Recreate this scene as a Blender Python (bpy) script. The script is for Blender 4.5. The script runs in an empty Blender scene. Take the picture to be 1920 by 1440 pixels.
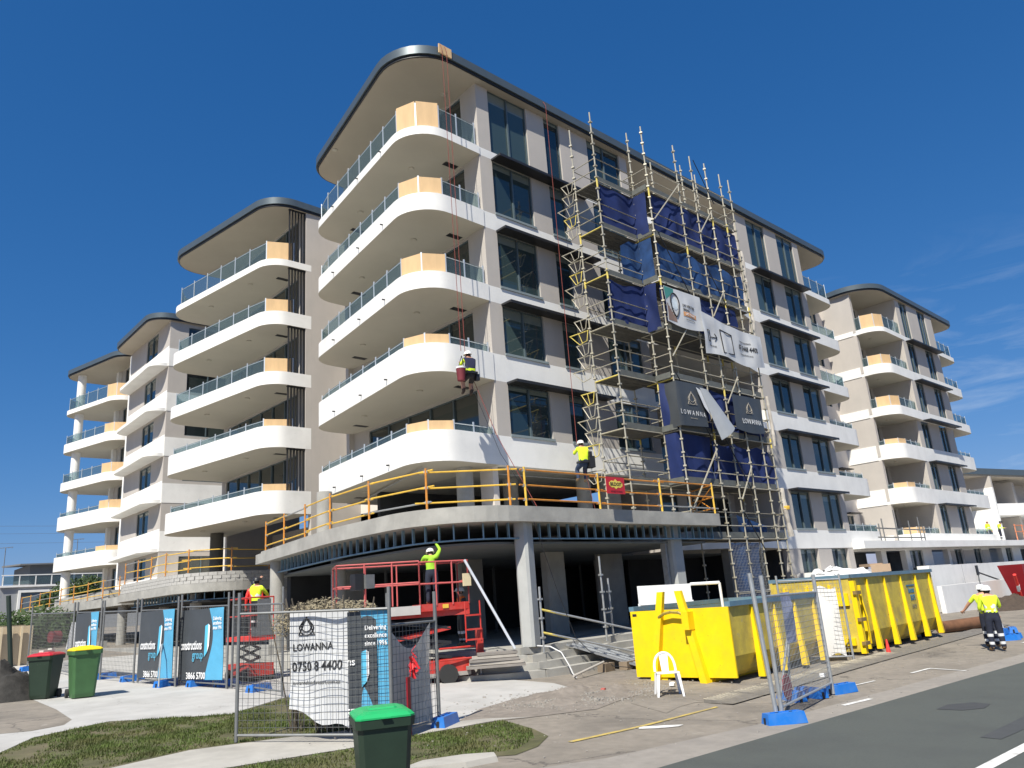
import bpy, bmesh, math, random
from mathutils import Vector, Matrix, noise as mnoise
R = math.radians
random.seed(7)
scene = bpy.context.scene
COL = scene.collection

# ---------------------------------------------------------------- camera
cam_d = bpy.data.cameras.new("camera")
cam = bpy.data.objects.new("camera", cam_d)
COL.objects.link(cam)
roll, pitch, yaw = R(-4.177), R(15.787), R(43.005)
fw = Vector((math.sin(yaw)*math.cos(pitch), math.cos(yaw)*math.cos(pitch), math.sin(pitch)))
rt = Vector((math.cos(yaw), -math.sin(yaw), 0))
up = rt.cross(fw)
r2 = rt*math.cos(roll) + up*math.sin(roll)
u2 = up*math.cos(roll) - rt*math.sin(roll)
M = Matrix((r2, u2, -fw)).transposed().to_4x4()
M.translation = Vector((0, 0, 1.8))
cam.matrix_world = M
cam_d.sensor_width = 36
cam_d.lens = 1441.8/1920*36
cam_d.clip_end = 3000
scene.camera = cam

# ---------------------------------------------------------------- sky and sun
SUN = Vector((-.72, -.36, 1)).normalized()
w = bpy.data.worlds.new("World"); scene.world = w; w.use_nodes = True
nt = w.node_tree; nt.nodes.clear()
def wn(t, **k):
    n = nt.nodes.new(t)
    for a, b in k.items(): setattr(n, a, b)
    return n
out = wn('ShaderNodeOutputWorld'); bg = wn('ShaderNodeBackground')
sky = wn('ShaderNodeTexSky', sky_type='NISHITA')
sky.sun_disc = False
sky.sun_elevation = math.asin(SUN.z)
sky.sun_rotation = math.atan2(SUN.x, SUN.y)
sky.altitude = 0; sky.air_density = 1.0; sky.dust_density = 0.25; sky.ozone_density = 2.6
bg.inputs[1].default_value = 0.105
SKY_K = (.374, .365, .557); SKY_E = (1.32, .79, .64)
tc = wn('ShaderNodeTexCoord'); mp = wn('ShaderNodeMapping')
mp.inputs['Scale'].default_value = (1.6, 1.6, 9)
mp.inputs['Location'].default_value = (3.3, .6, 0.2)
n1 = wn('ShaderNodeTexNoise'); n1.inputs['Scale'].default_value = 3.2; n1.inputs['Detail'].default_value = 9; n1.inputs['Roughness'].default_value = .62
n1.inputs['Distortion'].default_value = .6
n2 = wn('ShaderNodeTexNoise'); n2.inputs['Scale'].default_value = .9
sx = wn('ShaderNodeSeparateXYZ')
elev = wn('ShaderNodeMapRange'); elev.inputs[1].default_value = .38; elev.inputs[2].default_value = .10; elev.inputs[3].default_value = 0; elev.inputs[4].default_value = 1
az = wn('ShaderNodeMapRange'); az.inputs[1].default_value = .72; az.inputs[2].default_value = .92
cr = wn('ShaderNodeMapRange'); cr.inputs[1].default_value = .50; cr.inputs[2].default_value = .78; cr.inputs[4].default_value = .55
m1 = wn('ShaderNodeMath', operation='MULTIPLY'); m2 = wn('ShaderNodeMath', operation='MULTIPLY')
mix = wn('ShaderNodeMix', data_type='RGBA')
mix.inputs['B'].default_value = (4.6, 5.2, 6.0, 1)
L = nt.links.new
L(tc.outputs['Generated'], mp.inputs[0]); L(mp.outputs[0], n1.inputs['Vector'])
L(tc.outputs['Generated'], sx.inputs[0]); L(sx.outputs['Z'], elev.inputs[0]); L(sx.outputs['X'], az.inputs[0])
L(n1.outputs['Fac'], cr.inputs[0]); L(cr.outputs[0], m1.inputs[0]); L(elev.outputs[0], m1.inputs[1])
L(m1.outputs[0], m2.inputs[0]); L(az.outputs[0], m2.inputs[1])
sep = wn('ShaderNodeSeparateColor'); cmb = wn('ShaderNodeCombineColor')
L(sky.outputs[0], sep.inputs[0])
for i in range(3):      # colour grading of the whole sky, as the phone camera does
    pw = wn('ShaderNodeMath', operation='POWER'); pw.inputs[1].default_value = SKY_E[i]
    ml = wn('ShaderNodeMath', operation='MULTIPLY'); ml.inputs[1].default_value = SKY_K[i]*.105**(SKY_E[i]-1)
    L(sep.outputs[i], pw.inputs[0]); L(pw.outputs[0], ml.inputs[0]); L(ml.outputs[0], cmb.inputs[i])
L(m2.outputs[0], mix.inputs['Factor']); L(cmb.outputs[0], mix.inputs['A'])
L(mix.outputs['Result'], bg.inputs[0]); L(bg.outputs[0], out.inputs[0])

sun_d = bpy.data.lights.new("sun", 'SUN'); sun_d.energy = 5.0; sun_d.angle = R(.53); sun_d.color = (1, .95, .84)
sun = bpy.data.objects.new("sun", sun_d); COL.objects.link(sun)
sun.rotation_euler = SUN.to_track_quat('Z', 'Y').to_euler()
sun.location = (-30, -20, 60)
scene.view_settings.view_transform = 'Standard'; scene.view_settings.look = 'None'
scene.view_settings.exposure = 0.5; scene.view_settings.gamma = 1
scene.view_settings.use_curve_mapping = False
try:
    scene.cycles.max_bounces = 8; scene.cycles.transparent_max_bounces = 24
    scene.cycles.use_denoising = True
except Exception: pass

# ---------------------------------------------------------------- materials
MATS = {}
def mat(name, col, rough=.7, var=.12, scale=2.0, bump=0.0, bscale=40, metal=0, spec=.5, dirt=None, dscale=.5, damt=.4, coat=0, streak=False, spots=None, cracks=None):
    if name in MATS: return MATS[name]
    m = bpy.data.materials.new(name); m.use_nodes = True
    n = m.node_tree; b = n.nodes['Principled BSDF']; l = n.links.new
    geo = n.nodes.new('ShaderNodeNewGeometry')
    def nz(s, d=5, st=None):
        t = n.nodes.new('ShaderNodeTexNoise'); t.inputs['Scale'].default_value = s; t.inputs['Detail'].default_value = d; t.inputs['Roughness'].default_value = .6
        if st:
            mp = n.nodes.new('ShaderNodeMapping'); mp.inputs['Scale'].default_value = st
            l(geo.outputs['Position'], mp.inputs[0]); l(mp.outputs[0], t.inputs['Vector'])
        else: l(geo.outputs['Position'], t.inputs['Vector'])
        return t
    src = None
    if var > 0:
        t = nz(scale, 6, (1, 1, .25) if streak else None)
        mr = n.nodes.new('ShaderNodeMapRange'); mr.inputs[1].default_value = .3; mr.inputs[2].default_value = .7
        mr.inputs[3].default_value = 1-var; mr.inputs[4].default_value = 1+var
        l(t.outputs['Fac'], mr.inputs[0])
        vm = n.nodes.new('ShaderNodeVectorMath'); vm.operation = 'SCALE'; vm.inputs[0].default_value = col[:3]
        l(mr.outputs[0], vm.inputs['Scale']); src = vm.outputs[0]
    if dirt:
        t2 = nz(dscale, 8); mr2 = n.nodes.new('ShaderNodeMapRange'); mr2.inputs[1].default_value = .45; mr2.inputs[2].default_value = .72; mr2.inputs[4].default_value = damt
        l(t2.outputs['Fac'], mr2.inputs[0])
        mx = n.nodes.new('ShaderNodeMix'); mx.data_type = 'RGBA'
        if src: l(src, mx.inputs['A'])
        else: mx.inputs['A'].default_value = (*col[:3], 1)
        mx.inputs['B'].default_value = (*dirt, 1); l(mr2.outputs[0], mx.inputs['Factor']); src = mx.outputs['Result']
    def over(fac, colr, amt, lo, hi):
        nonlocal src
        mr_ = n.nodes.new('ShaderNodeMapRange'); mr_.inputs[1].default_value = lo; mr_.inputs[2].default_value = hi; mr_.inputs[4].default_value = amt
        l(fac, mr_.inputs[0]); mx_ = n.nodes.new('ShaderNodeMix'); mx_.data_type = 'RGBA'
        if src: l(src, mx_.inputs['A'])
        else: mx_.inputs['A'].default_value = (*col[:3], 1)
        mx_.inputs['B'].default_value = (*colr, 1); l(mr_.outputs[0], mx_.inputs['Factor']); src = mx_.outputs['Result']
    for (sc_, ss_, th_, am_) in (spots or ()):
        t4 = nz(ss_, 4); over(t4.outputs['Fac'], sc_, am_, th_, th_+.04)
    if cracks:
        vo = n.nodes.new('ShaderNodeTexVoronoi'); vo.feature = 'DISTANCE_TO_EDGE'; vo.inputs['Scale'].default_value = cracks[1]; vo.inputs['Randomness'].default_value = 1
        nn = nz(1.2, 6); mv = n.nodes.new('ShaderNodeVectorMath'); mv.operation = 'MULTIPLY_ADD'; mv.inputs[1].default_value = (.9, .9, .9)
        l(nn.outputs['Color'], mv.inputs[0]); l(geo.outputs['Position'], mv.inputs[2]); l(mv.outputs[0], vo.inputs['Vector'])
        over(vo.outputs['Distance'], cracks[0], cracks[2], cracks[3], 0.0)
    if src: l(src, b.inputs['Base Color'])
    else: b.inputs['Base Color'].default_value = (*col[:3], 1)
    b.inputs['Roughness'].default_value = rough; b.inputs['Metallic'].default_value = metal
    b.inputs['Specular IOR Level'].default_value = spec
    b.inputs['Coat Weight'].default_value = coat
    if bump > 0:
        t3 = nz(bscale, 4); bp = n.nodes.new('ShaderNodeBump'); bp.inputs['Strength'].default_value = bump; bp.inputs['Distance'].default_value = .02
        l(t3.outputs['Fac'], bp.inputs['Height']); l(bp.outputs[0], b.inputs['Normal'])
    MATS[name] = m
    return m
WHITE = mat('white_render_paint', (.80, .79, .76), .75, .035, 1.2, .08, 60, dirt=(.62, .61, .585), dscale=.8, damt=.5, streak=True, spots=[((.60,.585,.55), 5.5, .66, .35)])
BEIGE = mat('taupe_render_paint', (.455, .420, .385), .8, .05, .9, .10, 60, dirt=(.40,.375,.345), dscale=1.3, damt=.45, streak=True)
CREAM = mat('cream_render', (.66, .60, .54), .8, .04, 1.0)
SOFFIT = mat('soffit_paint', (.40, .355, .29), .85, .05, .5)
SOFFITW = mat('shaded_soffit_white', (.48, .445, .375), .85, .05, .5)  # slab white with the underside shade mixed into the colour
FASCIA = mat('fascia_metal', (.10, .125, .14), .38, .06, 1.5, metal=.35)
BLACK = mat('black_metal', (.018, .018, .02), .45, .1, 3)
FRAME = mat('window_frame_grey', (.10, .135, .15), .4, .05, 3, metal=.2)
SILL = mat('sill_metal', (.22, .26, .27), .45, .05, 3)
CONC = mat('raw_concrete', (.36, .35, .32), .88, .16, 1.6, .25, 25, dirt=(.24, .235, .22), dscale=1.1, damt=.6)
CONCD = mat('precast_column_concrete', (.40, .41, .40), .85, .08, 2, .15, 30)
BLOCKM = mat('concrete_block', (.42, .41, .385), .9, .12, 6, .4, 60)
MORTAR = mat('mortar', (.30, .29, .27), .95, .1, 8)
PLY = mat('plywood', (.62, .42, .22), .7, .1, 3, streak=True)
POST = mat('balustrade_post_metal', (.62, .65, .67), .35, .04, 3, metal=.4)
GALV = mat('galvanised_steel', (.42, .43, .43), .45, .14, 8, metal=.55)
GALVD = mat('dull_fence_tube', (.20, .205, .205), .5, .12, 8, metal=.4)
SCAFM = mat('scaffold_tube', (.46, .43, .35), .45, .16, 6, metal=.35, dirt=(.42, .34, .16), dscale=3, damt=.45)
SCAFY = mat('scaffold_yellow', (.62, .50, .12), .5, .15, 6)
ORANGE = mat('orange_guardrail_paint', (.62, .25, .035), .5, .18, 4, dirt=(.32, .13, .05), dscale=5, damt=.5)
YRAIL = mat('yellow_guardrail_paint', (.75, .47, .06), .5, .15, 4, dirt=(.4, .22, .06), dscale=5, damt=.4)
YEL = mat('skip_yellow_paint', (.86, .60, .004), .5, .06, 2.5, .12, 5, spec=.35, dirt=(.62, .42, .03), dscale=2.8, damt=.4, spots=[((.20,.10,.04), 9, .70, .8), ((.10,.09,.08), 17, .73, .7)])
YELW = mat('worn_shaded_skip_yellow', (.56, .43, .06), .6, .12, 3, .15, 5, dirt=(.24, .17, .06), dscale=2.2, damt=.6, spots=[((.16,.09,.05), 7, .66, .8), ((.34,.30,.18), 3.3, .62, .5)])  # worn yellow, also darkened for the shade of the street side
SKIPB = mat('skip_blue_grey_paint', (.10, .19, .26), .55, .12, 4, dirt=(.2, .22, .22), dscale=3, damt=.5)
BLUEB = mat('blue_plastic', (.015, .16, .55), .42, .1, 4, .1, 12, dirt=(.12, .2, .35), dscale=4, damt=.4)
RED = mat('lift_red_paint', (.50, .035, .025), .45, .12, 4, dirt=(.35, .12, .10), dscale=4, damt=.5)
PINKR = mat('faded_red_rail', (.50, .10, .095), .5, .12, 5)
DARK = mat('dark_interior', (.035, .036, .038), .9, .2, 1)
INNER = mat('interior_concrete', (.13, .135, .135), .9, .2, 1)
ASPH = mat('road_asphalt', (.080, .088, .080), .9, .10, 30, .5, 180, dirt=(.060, .064, .062), dscale=.9, damt=.6, spots=[((.045,.045,.045), 1.3, .69, .4), ((.12,.12,.115), 6, .70, .35)])
LOT = mat('worn_asphalt', (.245, .215, .178), .92, .14, 5, .5, 120, dirt=(.150, .133, .112), dscale=.7, damt=.85, spots=[((.11,.10,.09), 1.6, .66, .5), ((.36,.33,.29), 2.7, .67, .5)], cracks=((.07,.062,.055), .22, .8, .006))
SHOULD = mat('pale_gutter', (.27, .245, .215), .92, .10, 6, .35, 120, dirt=(.18, .165, .15), dscale=.8, damt=.5)
PAD = mat('new_concrete', (.43, .42, .40), .88, .08, 2, .2, 80, dirt=(.31, .30, .28), dscale=.9, damt=.6, spots=[((.24,.22,.20), 3.5, .68, .45)], cracks=((.20,.19,.18), .30, .7, .004))
PATH = mat('old_path_concrete', (.40, .38, .34), .9, .1, 3, .3, 90, dirt=(.25, .235, .21), dscale=1.0, damt=.6)
DIRT = mat('dusty_dirt', (.23, .20, .17), .95, .2, 5, .6, 60, dirt=(.15, .13, .11), dscale=1.5, damt=.6)
SOIL = mat('dark_soil', (.07, .05, .035), .95, .3, 5, .6, 30)
TURF = mat('turf_soil', (.085, .085, .035), .95, .35, 3, .5, 50, dirt=(.17, .135, .085), dscale=.8, damt=.8)
GRASS = mat('grass_blade', (.095, .135, .026), .7, .45, 1.5, dirt=(.17, .14, .06), dscale=1.2, damt=.75)
GRAVEL = mat('gravel_stone', (.30, .28, .25), .95, .35, 9)
PAINTW = mat('road_line_white', (.70, .69, .66), .8, .1, 8, dirt=(.3, .29, .27), dscale=6, damt=.7)
PAINTY = mat('road_line_yellow', (.50, .37, .10), .85, .12, 6, dirt=(.2, .18, .15), dscale=5, damt=.8)
CLOTHN = mat('navy_shade_cloth', (.010, .025, .120), .75, .25, 1.3, .1, 30)
CLOTHB = mat('blue_shade_cloth', (.022, .07, .20), .7, .4, 2.0, .1, 30)
BANW = mat('white_banner_vinyl', (.72, .73, .74), .5, .05, 2)
BANG = mat('charcoal_banner_vinyl', (.055, .062, .07), .5, .1, 2)
BANB = mat('light_blue_banner', (.09, .35, .55), .5, .08, 3)
MESHW = mat('dusty_white_cloth', (.74, .69, .62), .8, .12, 3, .2, 20)
INKW = mat('white_print', (.78, .78, .78), .6, 0)
INKB = mat('black_print', (.02, .02, .022), .6, 0)
INKO = mat('orange_print', (.62, .30, .12), .6, 0)
INKT = mat('teal_print', (.06, .25, .22), .6, .1)
INKC = mat('cyan_print', (.10, .45, .66), .6, 0)
INKG = mat('bin_green_print', (.10, .35, .20), .6, 0)
BINBODY = mat('green_bin_plastic', (.018, .036, .022), .5, .1, 4, .06, 25)
BINBODY2 = mat('mid_green_bin_plastic', (.05, .13, .045), .5, .1, 4, .06, 25)
LIDG = mat('bright_green_lid', (.015, .36, .11), .42, .06, 4)
LIDR = mat('red_lid', (.45, .02, .03), .45, .06, 4)
LIDY = mat('yellow_lid', (.80, .60, .01), .45, .06, 4)
RUBBER = mat('rubber', (.025, .025, .025), .8, .1, 5)
PLASTW = mat('white_chair_plastic', (.78, .79, .80), .4, .03, 4)
HIVIS = mat('hivis_yellow', (.62, .80, .03), .75, .12, 9, .2, 25)
HIVISG = mat('hivis_green', (.32, .62, .03), .75, .12, 9, .2, 25)
HIVISO = mat('hivis_orange', (.88, .17, .02), .75, .12, 9)
NAVYC = mat('navy_cloth', (.014, .018, .035), .85, .2, 9, .2, 25)
SKINM = mat('skin', (.50, .27, .18), .55, .08, 9)
BOOT = mat('tan_boot', (.30, .20, .11), .8, .1, 9)
REFL = mat('reflective_tape', (.62, .63, .64), .4, .05, 9)
HATW = mat('white_hard_hat', (.80, .80, .79), .3, .02, 9)
REDROPE = mat('red_rope', (.22, .05, .04), .8, .2, 9)
STONE = mat('stone_slab', (.36, .33, .29), .9, .15, 3, .3, 30)
ALU = mat('aluminium_plank', (.36, .37, .38), .4, .1, 6, metal=.6)
TAN = mat('tan_steel_sheet', (.50, .40, .27), .6, .05, 3)
HOUSEG = mat('grey_house_render', (.30, .31, .32), .8, .05, 1)
LEAF = mat('hedge_leaf', (.05, .085, .025), .8, .4, 3)
LEAFD = mat('dry_leaf', (.28, .24, .16), .85, .4, 12)
MATR = mat('kerb_ramp_steel', (.17, .155, .135), .7, .2, 8, .3, 40)
CORAL = mat('orange_red_tape', (.80, .05, .04), .5, .1, 6)

def glassmat(name, base, tint=None, alpha=1.0, rough=.03):
    m = bpy.data.materials.new(name); m.use_nodes = True; n = m.node_tree; b = n.nodes['Principled BSDF']; l = n.links.new
    b.inputs['Base Color'].default_value = (*base, 1); b.inputs['Roughness'].default_value = rough
    b.inputs['IOR'].default_value = 1.55; b.inputs['Specular IOR Level'].default_value = .7
    geo = n.nodes.new('ShaderNodeNewGeometry'); t = n.nodes.new('ShaderNodeTexNoise'); t.inputs['Scale'].default_value = .35; t.inputs['Detail'].default_value = 1
    l(geo.outputs['Position'], t.inputs['Vector'])
    bp = n.nodes.new('ShaderNodeBump'); bp.inputs['Strength'].default_value = .12; bp.inputs['Distance'].default_value = .05
    l(t.outputs['Fac'], bp.inputs['Height']); l(bp.outputs[0], b.inputs['Normal'])
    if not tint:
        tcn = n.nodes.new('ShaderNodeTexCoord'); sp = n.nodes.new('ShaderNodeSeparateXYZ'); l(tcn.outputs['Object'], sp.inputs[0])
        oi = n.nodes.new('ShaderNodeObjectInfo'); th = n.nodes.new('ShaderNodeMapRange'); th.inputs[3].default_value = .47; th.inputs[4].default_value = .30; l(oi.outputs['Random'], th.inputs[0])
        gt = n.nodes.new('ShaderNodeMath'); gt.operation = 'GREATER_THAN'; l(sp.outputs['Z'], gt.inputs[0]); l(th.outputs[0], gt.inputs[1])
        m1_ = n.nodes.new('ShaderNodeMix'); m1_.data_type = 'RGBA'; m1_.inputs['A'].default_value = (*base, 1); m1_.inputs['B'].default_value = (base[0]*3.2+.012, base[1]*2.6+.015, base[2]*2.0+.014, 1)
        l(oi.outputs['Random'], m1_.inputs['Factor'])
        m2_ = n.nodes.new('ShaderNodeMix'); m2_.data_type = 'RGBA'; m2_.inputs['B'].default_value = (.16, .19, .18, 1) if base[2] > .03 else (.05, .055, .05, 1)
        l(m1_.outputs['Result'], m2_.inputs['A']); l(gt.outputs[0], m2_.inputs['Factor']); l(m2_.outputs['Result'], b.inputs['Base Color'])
    if tint:
        o = n.nodes['Material Output']; tr = n.nodes.new('ShaderNodeBsdfTransparent'); tr.inputs[0].default_value = (*tint, 1)
        mx = n.nodes.new('ShaderNodeMixShader'); mx.inputs[0].default_value = alpha
        l(tr.outputs[0], mx.inputs[1]); l(b.outputs[0], mx.inputs[2]); l(mx.outputs[0], o.inputs[0])
    MATS[name] = m; return m
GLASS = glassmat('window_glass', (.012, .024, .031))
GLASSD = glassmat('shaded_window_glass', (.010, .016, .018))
GLASSB = glassmat('balustrade_glass', (.16, .21, .23), (.70, .80, .81), .24, .04)
def translucent(m, f):
    n = m.node_tree; b = n.nodes['Principled BSDF']; o = n.nodes['Material Output']; t = n.nodes.new('ShaderNodeBsdfTranslucent'); mx = n.nodes.new('ShaderNodeMixShader'); mx.inputs[0].default_value = f
    if b.inputs['Base Color'].links: n.links.new(b.inputs['Base Color'].links[0].from_socket, t.inputs[0])
    else: t.inputs[0].default_value = b.inputs['Base Color'].default_value
    n.links.new(b.outputs[0], mx.inputs[1]); n.links.new(t.outputs[0], mx.inputs[2]); n.links.new(mx.outputs[0], o.inputs[0])
for m_, f_ in ((MESHW, .45), (BANW, .25), (CLOTHN, .2), (CLOTHB, .35), (LEAF, .25), (GRASS, .3), (LEAFD, .25)): translucent(m_, f_)

# ---------------------------------------------------------------- helpers
def G(x, y): return -0.12 + 0.03*(y-12) - 0.015*(x-8)
class MB:
    def __init__(s): s.v = []; s.f = []
    def add(s, v, f):
        n = len(s.v); s.v += [tuple(p) for p in v]; s.f += [tuple(i+n for i in q) for q in f]; return s
    def box(s, x0, x1, y0, y1, z0, z1):
        return s.add([(x0,y0,z0),(x1,y0,z0),(x1,y1,z0),(x0,y1,z0),(x0,y0,z1),(x1,y0,z1),(x1,y1,z1),(x0,y1,z1)],
            [(3,2,1,0),(4,5,6,7),(0,1,5,4),(1,2,6,5),(2,3,7,6),(3,0,4,7)])
    def obox(s, c, sx, sy, sz, rz=0, mtx=None):
        m = mtx or (Matrix.Translation(c) @ Matrix.Rotation(rz, 4, 'Z'))
        pts = [m @ Vector((a*sx/2, b*sy/2, d*sz/2)) for d in (-1,1) for a, b in ((-1,-1),(1,-1),(1,1),(-1,1))]
        return s.add(pts, [(3,2,1,0),(4,5,6,7),(0,1,5,4),(1,2,6,5),(2,3,7,6),(3,0,4,7)])
    def tube(s, a, b, r, n=6, r1=None, cap=True):
        a = Vector(a); b = Vector(b); d = (b-a)
        if d.length < 1e-6: return s
        d.normalize(); u = d.orthogonal().normalized(); v = d.cross(u); r1 = r if r1 is None else r1
        P = []
        for c, rr in ((a, r), (b, r1)):
            for i in range(n):
                t = 2*math.pi*i/n; P.append(c + u*math.cos(t)*rr + v*math.sin(t)*rr)
        F = [(i, (i+1) % n, n+(i+1) % n, n+i) for i in range(n)]
        if cap: F += [tuple(range(n))[::-1], tuple(range(n, 2*n))]
        return s.add(P, F)
    def poly(s, pts, r, n=6):
        for i in range(len(pts)-1): s.tube(pts[i], pts[i+1], r, n)
        return s
    def prism(s, P, z0, z1):
        n = len(P)
        return s.add([(p[0],p[1],z0) for p in P]+[(p[0],p[1],z1) for p in P],
            [tuple(range(n))[::-1], tuple(range(n,2*n))]+[(i,(i+1)%n,n+(i+1)%n,n+i) for i in range(n)])
    def strip(s, A, B, z0, z1):
        # wall between two matching open paths
        n = len(A); v = []
        for P in (A, B):
            for z in (z0, z1): v += [(p[0],p[1],z) for p in P]
        f = []
        for i in range(n-1):
            f += [(i,i+1,n+i+1,n+i), (2*n+i+1,2*n+i,3*n+i,3*n+i+1), (n+i,n+i+1,3*n+i+1,3*n+i), (i+1,i,2*n+i,2*n+i+1)]
        f += [(0,n,3*n,2*n), (n-1,3*n-1,4*n-1,2*n-1)]
        return s.add(v, f)
    def lathe(s, prof, n=16, c=(0,0,0)):
        v = []; f = []; m = len(prof)
        for r, z in prof:
            for i in range(n):
                t = 2*math.pi*i/n; v.append((c[0]+r*math.cos(t), c[1]+r*math.sin(t), c[2]+z))
        for j in range(m-1):
            for i in range(n): f.append((j*n+i, j*n+(i+1)%n, (j+1)*n+(i+1)%n, (j+1)*n+i))
        f += [tuple(range(n))[::-1], tuple(range((m-1)*n, m*n))]
        return s.add(v, f)
    def xf(s, m):
        s.v = [tuple(m @ Vector(p)) for p in s.v]; return s
    def mesh(s, name, m, smooth=False):
        me = bpy.data.meshes.new(name); me.from_pydata(s.v, [], s.f)
        bm = bmesh.new(); bm.from_mesh(me); bmesh.ops.recalc_face_normals(bm, faces=bm.faces)
        big = [f for f in bm.faces if len(f.verts) > 4]
        if big: bmesh.ops.triangulate(bm, faces=big)
        bm.to_mesh(me); bm.free()
        if m: me.materials.append(m)
        if smooth:
            for p in me.polygons: p.use_smooth = True
            try: me.set_sharp_from_angle(angle=R(38))
            except Exception: pass
        return me
def link(name, me, parent=None, loc=(0,0,0), rot=None, scale=None):
    o = bpy.data.objects.new(name, me); COL.objects.link(o)
    if parent is not None: o.parent = parent
    o.location = loc
    if rot is not None: o.rotation_euler = rot
    if scale is not None: o.scale = scale
    return o
def tag(o, label=None, cat=None, group=None, kind=None):
    if label: o['label'] = label
    if cat: o['category'] = cat
    if group: o['group'] = group
    if kind: o['kind'] = kind
    return o
def thing(name, label, cat, loc=(0,0,0), rz=0, group=None):
    o = bpy.data.objects.new(name, None); COL.objects.link(o); o.empty_display_size = .3
    o.location = loc; o.rotation_euler = (0,0,rz); return tag(o, label, cat, group)
def part(name, mb, m, parent, smooth=False, world=True):
    """world=True: mesh coordinates are world coordinates; parent is an unrotated root or a world part"""
    o = link(name, mb.mesh(name, m, smooth), parent)
    if world and parent is not None and parent.type == 'EMPTY': o.location = -Vector(parent.location)
    return o
def lpart(name, mb, m, parent, smooth=False): return part(name, mb, m, parent, smooth, False)
def solo(name, mb, m, label, cat, group=None, smooth=False, kind=None, loc=(0,0,0), rz=0):
    o = link(name, mb.mesh(name, m, smooth), None, loc, (0,0,rz)); return tag(o, label, cat, group, kind)
UNIT = {}
def inst(name, m, parent, c, size, rz=0, cyl=False, off=None):
    key = (m.name, cyl)
    if key not in UNIT:
        b = MB()
        if cyl: b.lathe([(.5,-.5),(.5,.5)], 12)
        else: b.box(-.5,.5,-.5,.5,-.5,.5)
        UNIT[key] = b.mesh('unit', m, cyl)
    c = Vector(c)
    if parent is not None and parent.type == 'EMPTY' and off is None: c = c - Vector(parent.location)
    return link(name, UNIT[key], parent, c, (0,0,rz), size)
def copy_tree(o, parent=None):
    c = o.copy(); COL.objects.link(c); c.parent = parent
    for ch in list(o.children): copy_tree(ch, c)
    return c
def rpath(pts, closed=False, n=8):
    """points (x,y[,r]) -> polyline with rounded corners"""
    outp = []; N = len(pts)
    for i, p in enumerate(pts):
        r = p[2] if len(p) > 2 else 0; P = Vector(p[:2])
        if r <= 0 or (not closed and i in (0, N-1)): outp.append(tuple(P)); continue
        A = Vector(pts[i-1][:2]); B = Vector(pts[(i+1) % N][:2])
        a = (A-P).normalized(); b = (B-P).normalized(); ang = a.angle(b)
        t = min(r/math.tan(ang/2), (A-P).length*.49 if False else 99); c = P + (a+b).normalized()*(r/math.sin(ang/2))
        s = P + a*t; e = P + b*t
        a0 = math.atan2(s.y-c.y, s.x-c.x); a1 = math.atan2(e.y-c.y, e.x-c.x); d = a1-a0
        while d > math.pi: d -= 2*math.pi
        while d < -math.pi: d += 2*math.pi
        for k in range(n+1):
            t_ = a0 + d*k/n; outp.append((c.x+r*math.cos(t_), c.y+r*math.sin(t_)))
    return outp
def offset(path, d, closed=False):
    """offset to the left of travel by d"""
    o = []; n = len(path)
    for i in range(n):
        if closed: a = Vector(path[i-1]); b = Vector(path[(i+1)%n])
        else: a = Vector(path[max(i-1,0)]); b = Vector(path[min(i+1,n-1)])
        t = (b-a).normalized(); o.append((path[i][0]-t.y*d, path[i][1]+t.x*d))
    return o
def walk(path, step, s0=0.0, s1=None):
    """points along an open path every ~step; returns list of (point, s)"""
    L_ = [0]
    for i in range(1, len(path)): L_.append(L_[-1] + (Vector(path[i])-Vector(path[i-1])).length)
    tot = L_[-1]; s1 = tot if s1 is None else s1; n = max(1, round((s1-s0)/step)); o = []
    for k in range(n+1):
        s = s0 + (s1-s0)*k/n
        for i in range(1, len(path)):
            if s <= L_[i]+1e-6:
                t = (s-L_[i-1])/max(L_[i]-L_[i-1], 1e-9); a = Vector(path[i-1]); b = Vector(path[i])
                o.append(((a+(b-a)*t), s)); break
    return o
def text_mesh(s, size, m, name='lettering', ext=.002, bold=False):
    c = bpy.data.curves.new(name, 'FONT'); c.body = s; c.size = size; c.extrude = ext; c.align_x = 'CENTER'; c.align_y = 'CENTER'; c.resolution_u = 2
    if bold: c.offset = size*.02
    o = bpy.data.objects.new(name, c); me = bpy.data.meshes.new_from_object(o); bpy.data.objects.remove(o)
    me.materials.clear(); me.materials.append(m); return me
def text_on(s, size, m, parent, fn, u, v, name='lettering', lift=.015, bold=False, sx=1):
    """lettering wrapped on a sheet: fn(u,v,lift)->point, u,v metres on the sheet"""
    me = text_mesh(s, size, m, name, .001, bold)
    for vt in me.vertices: vt.co = fn(u + vt.co.x*sx, v + vt.co.y, lift + vt.co.z)
    me.name = name
    return link(name, me, parent)

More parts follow.
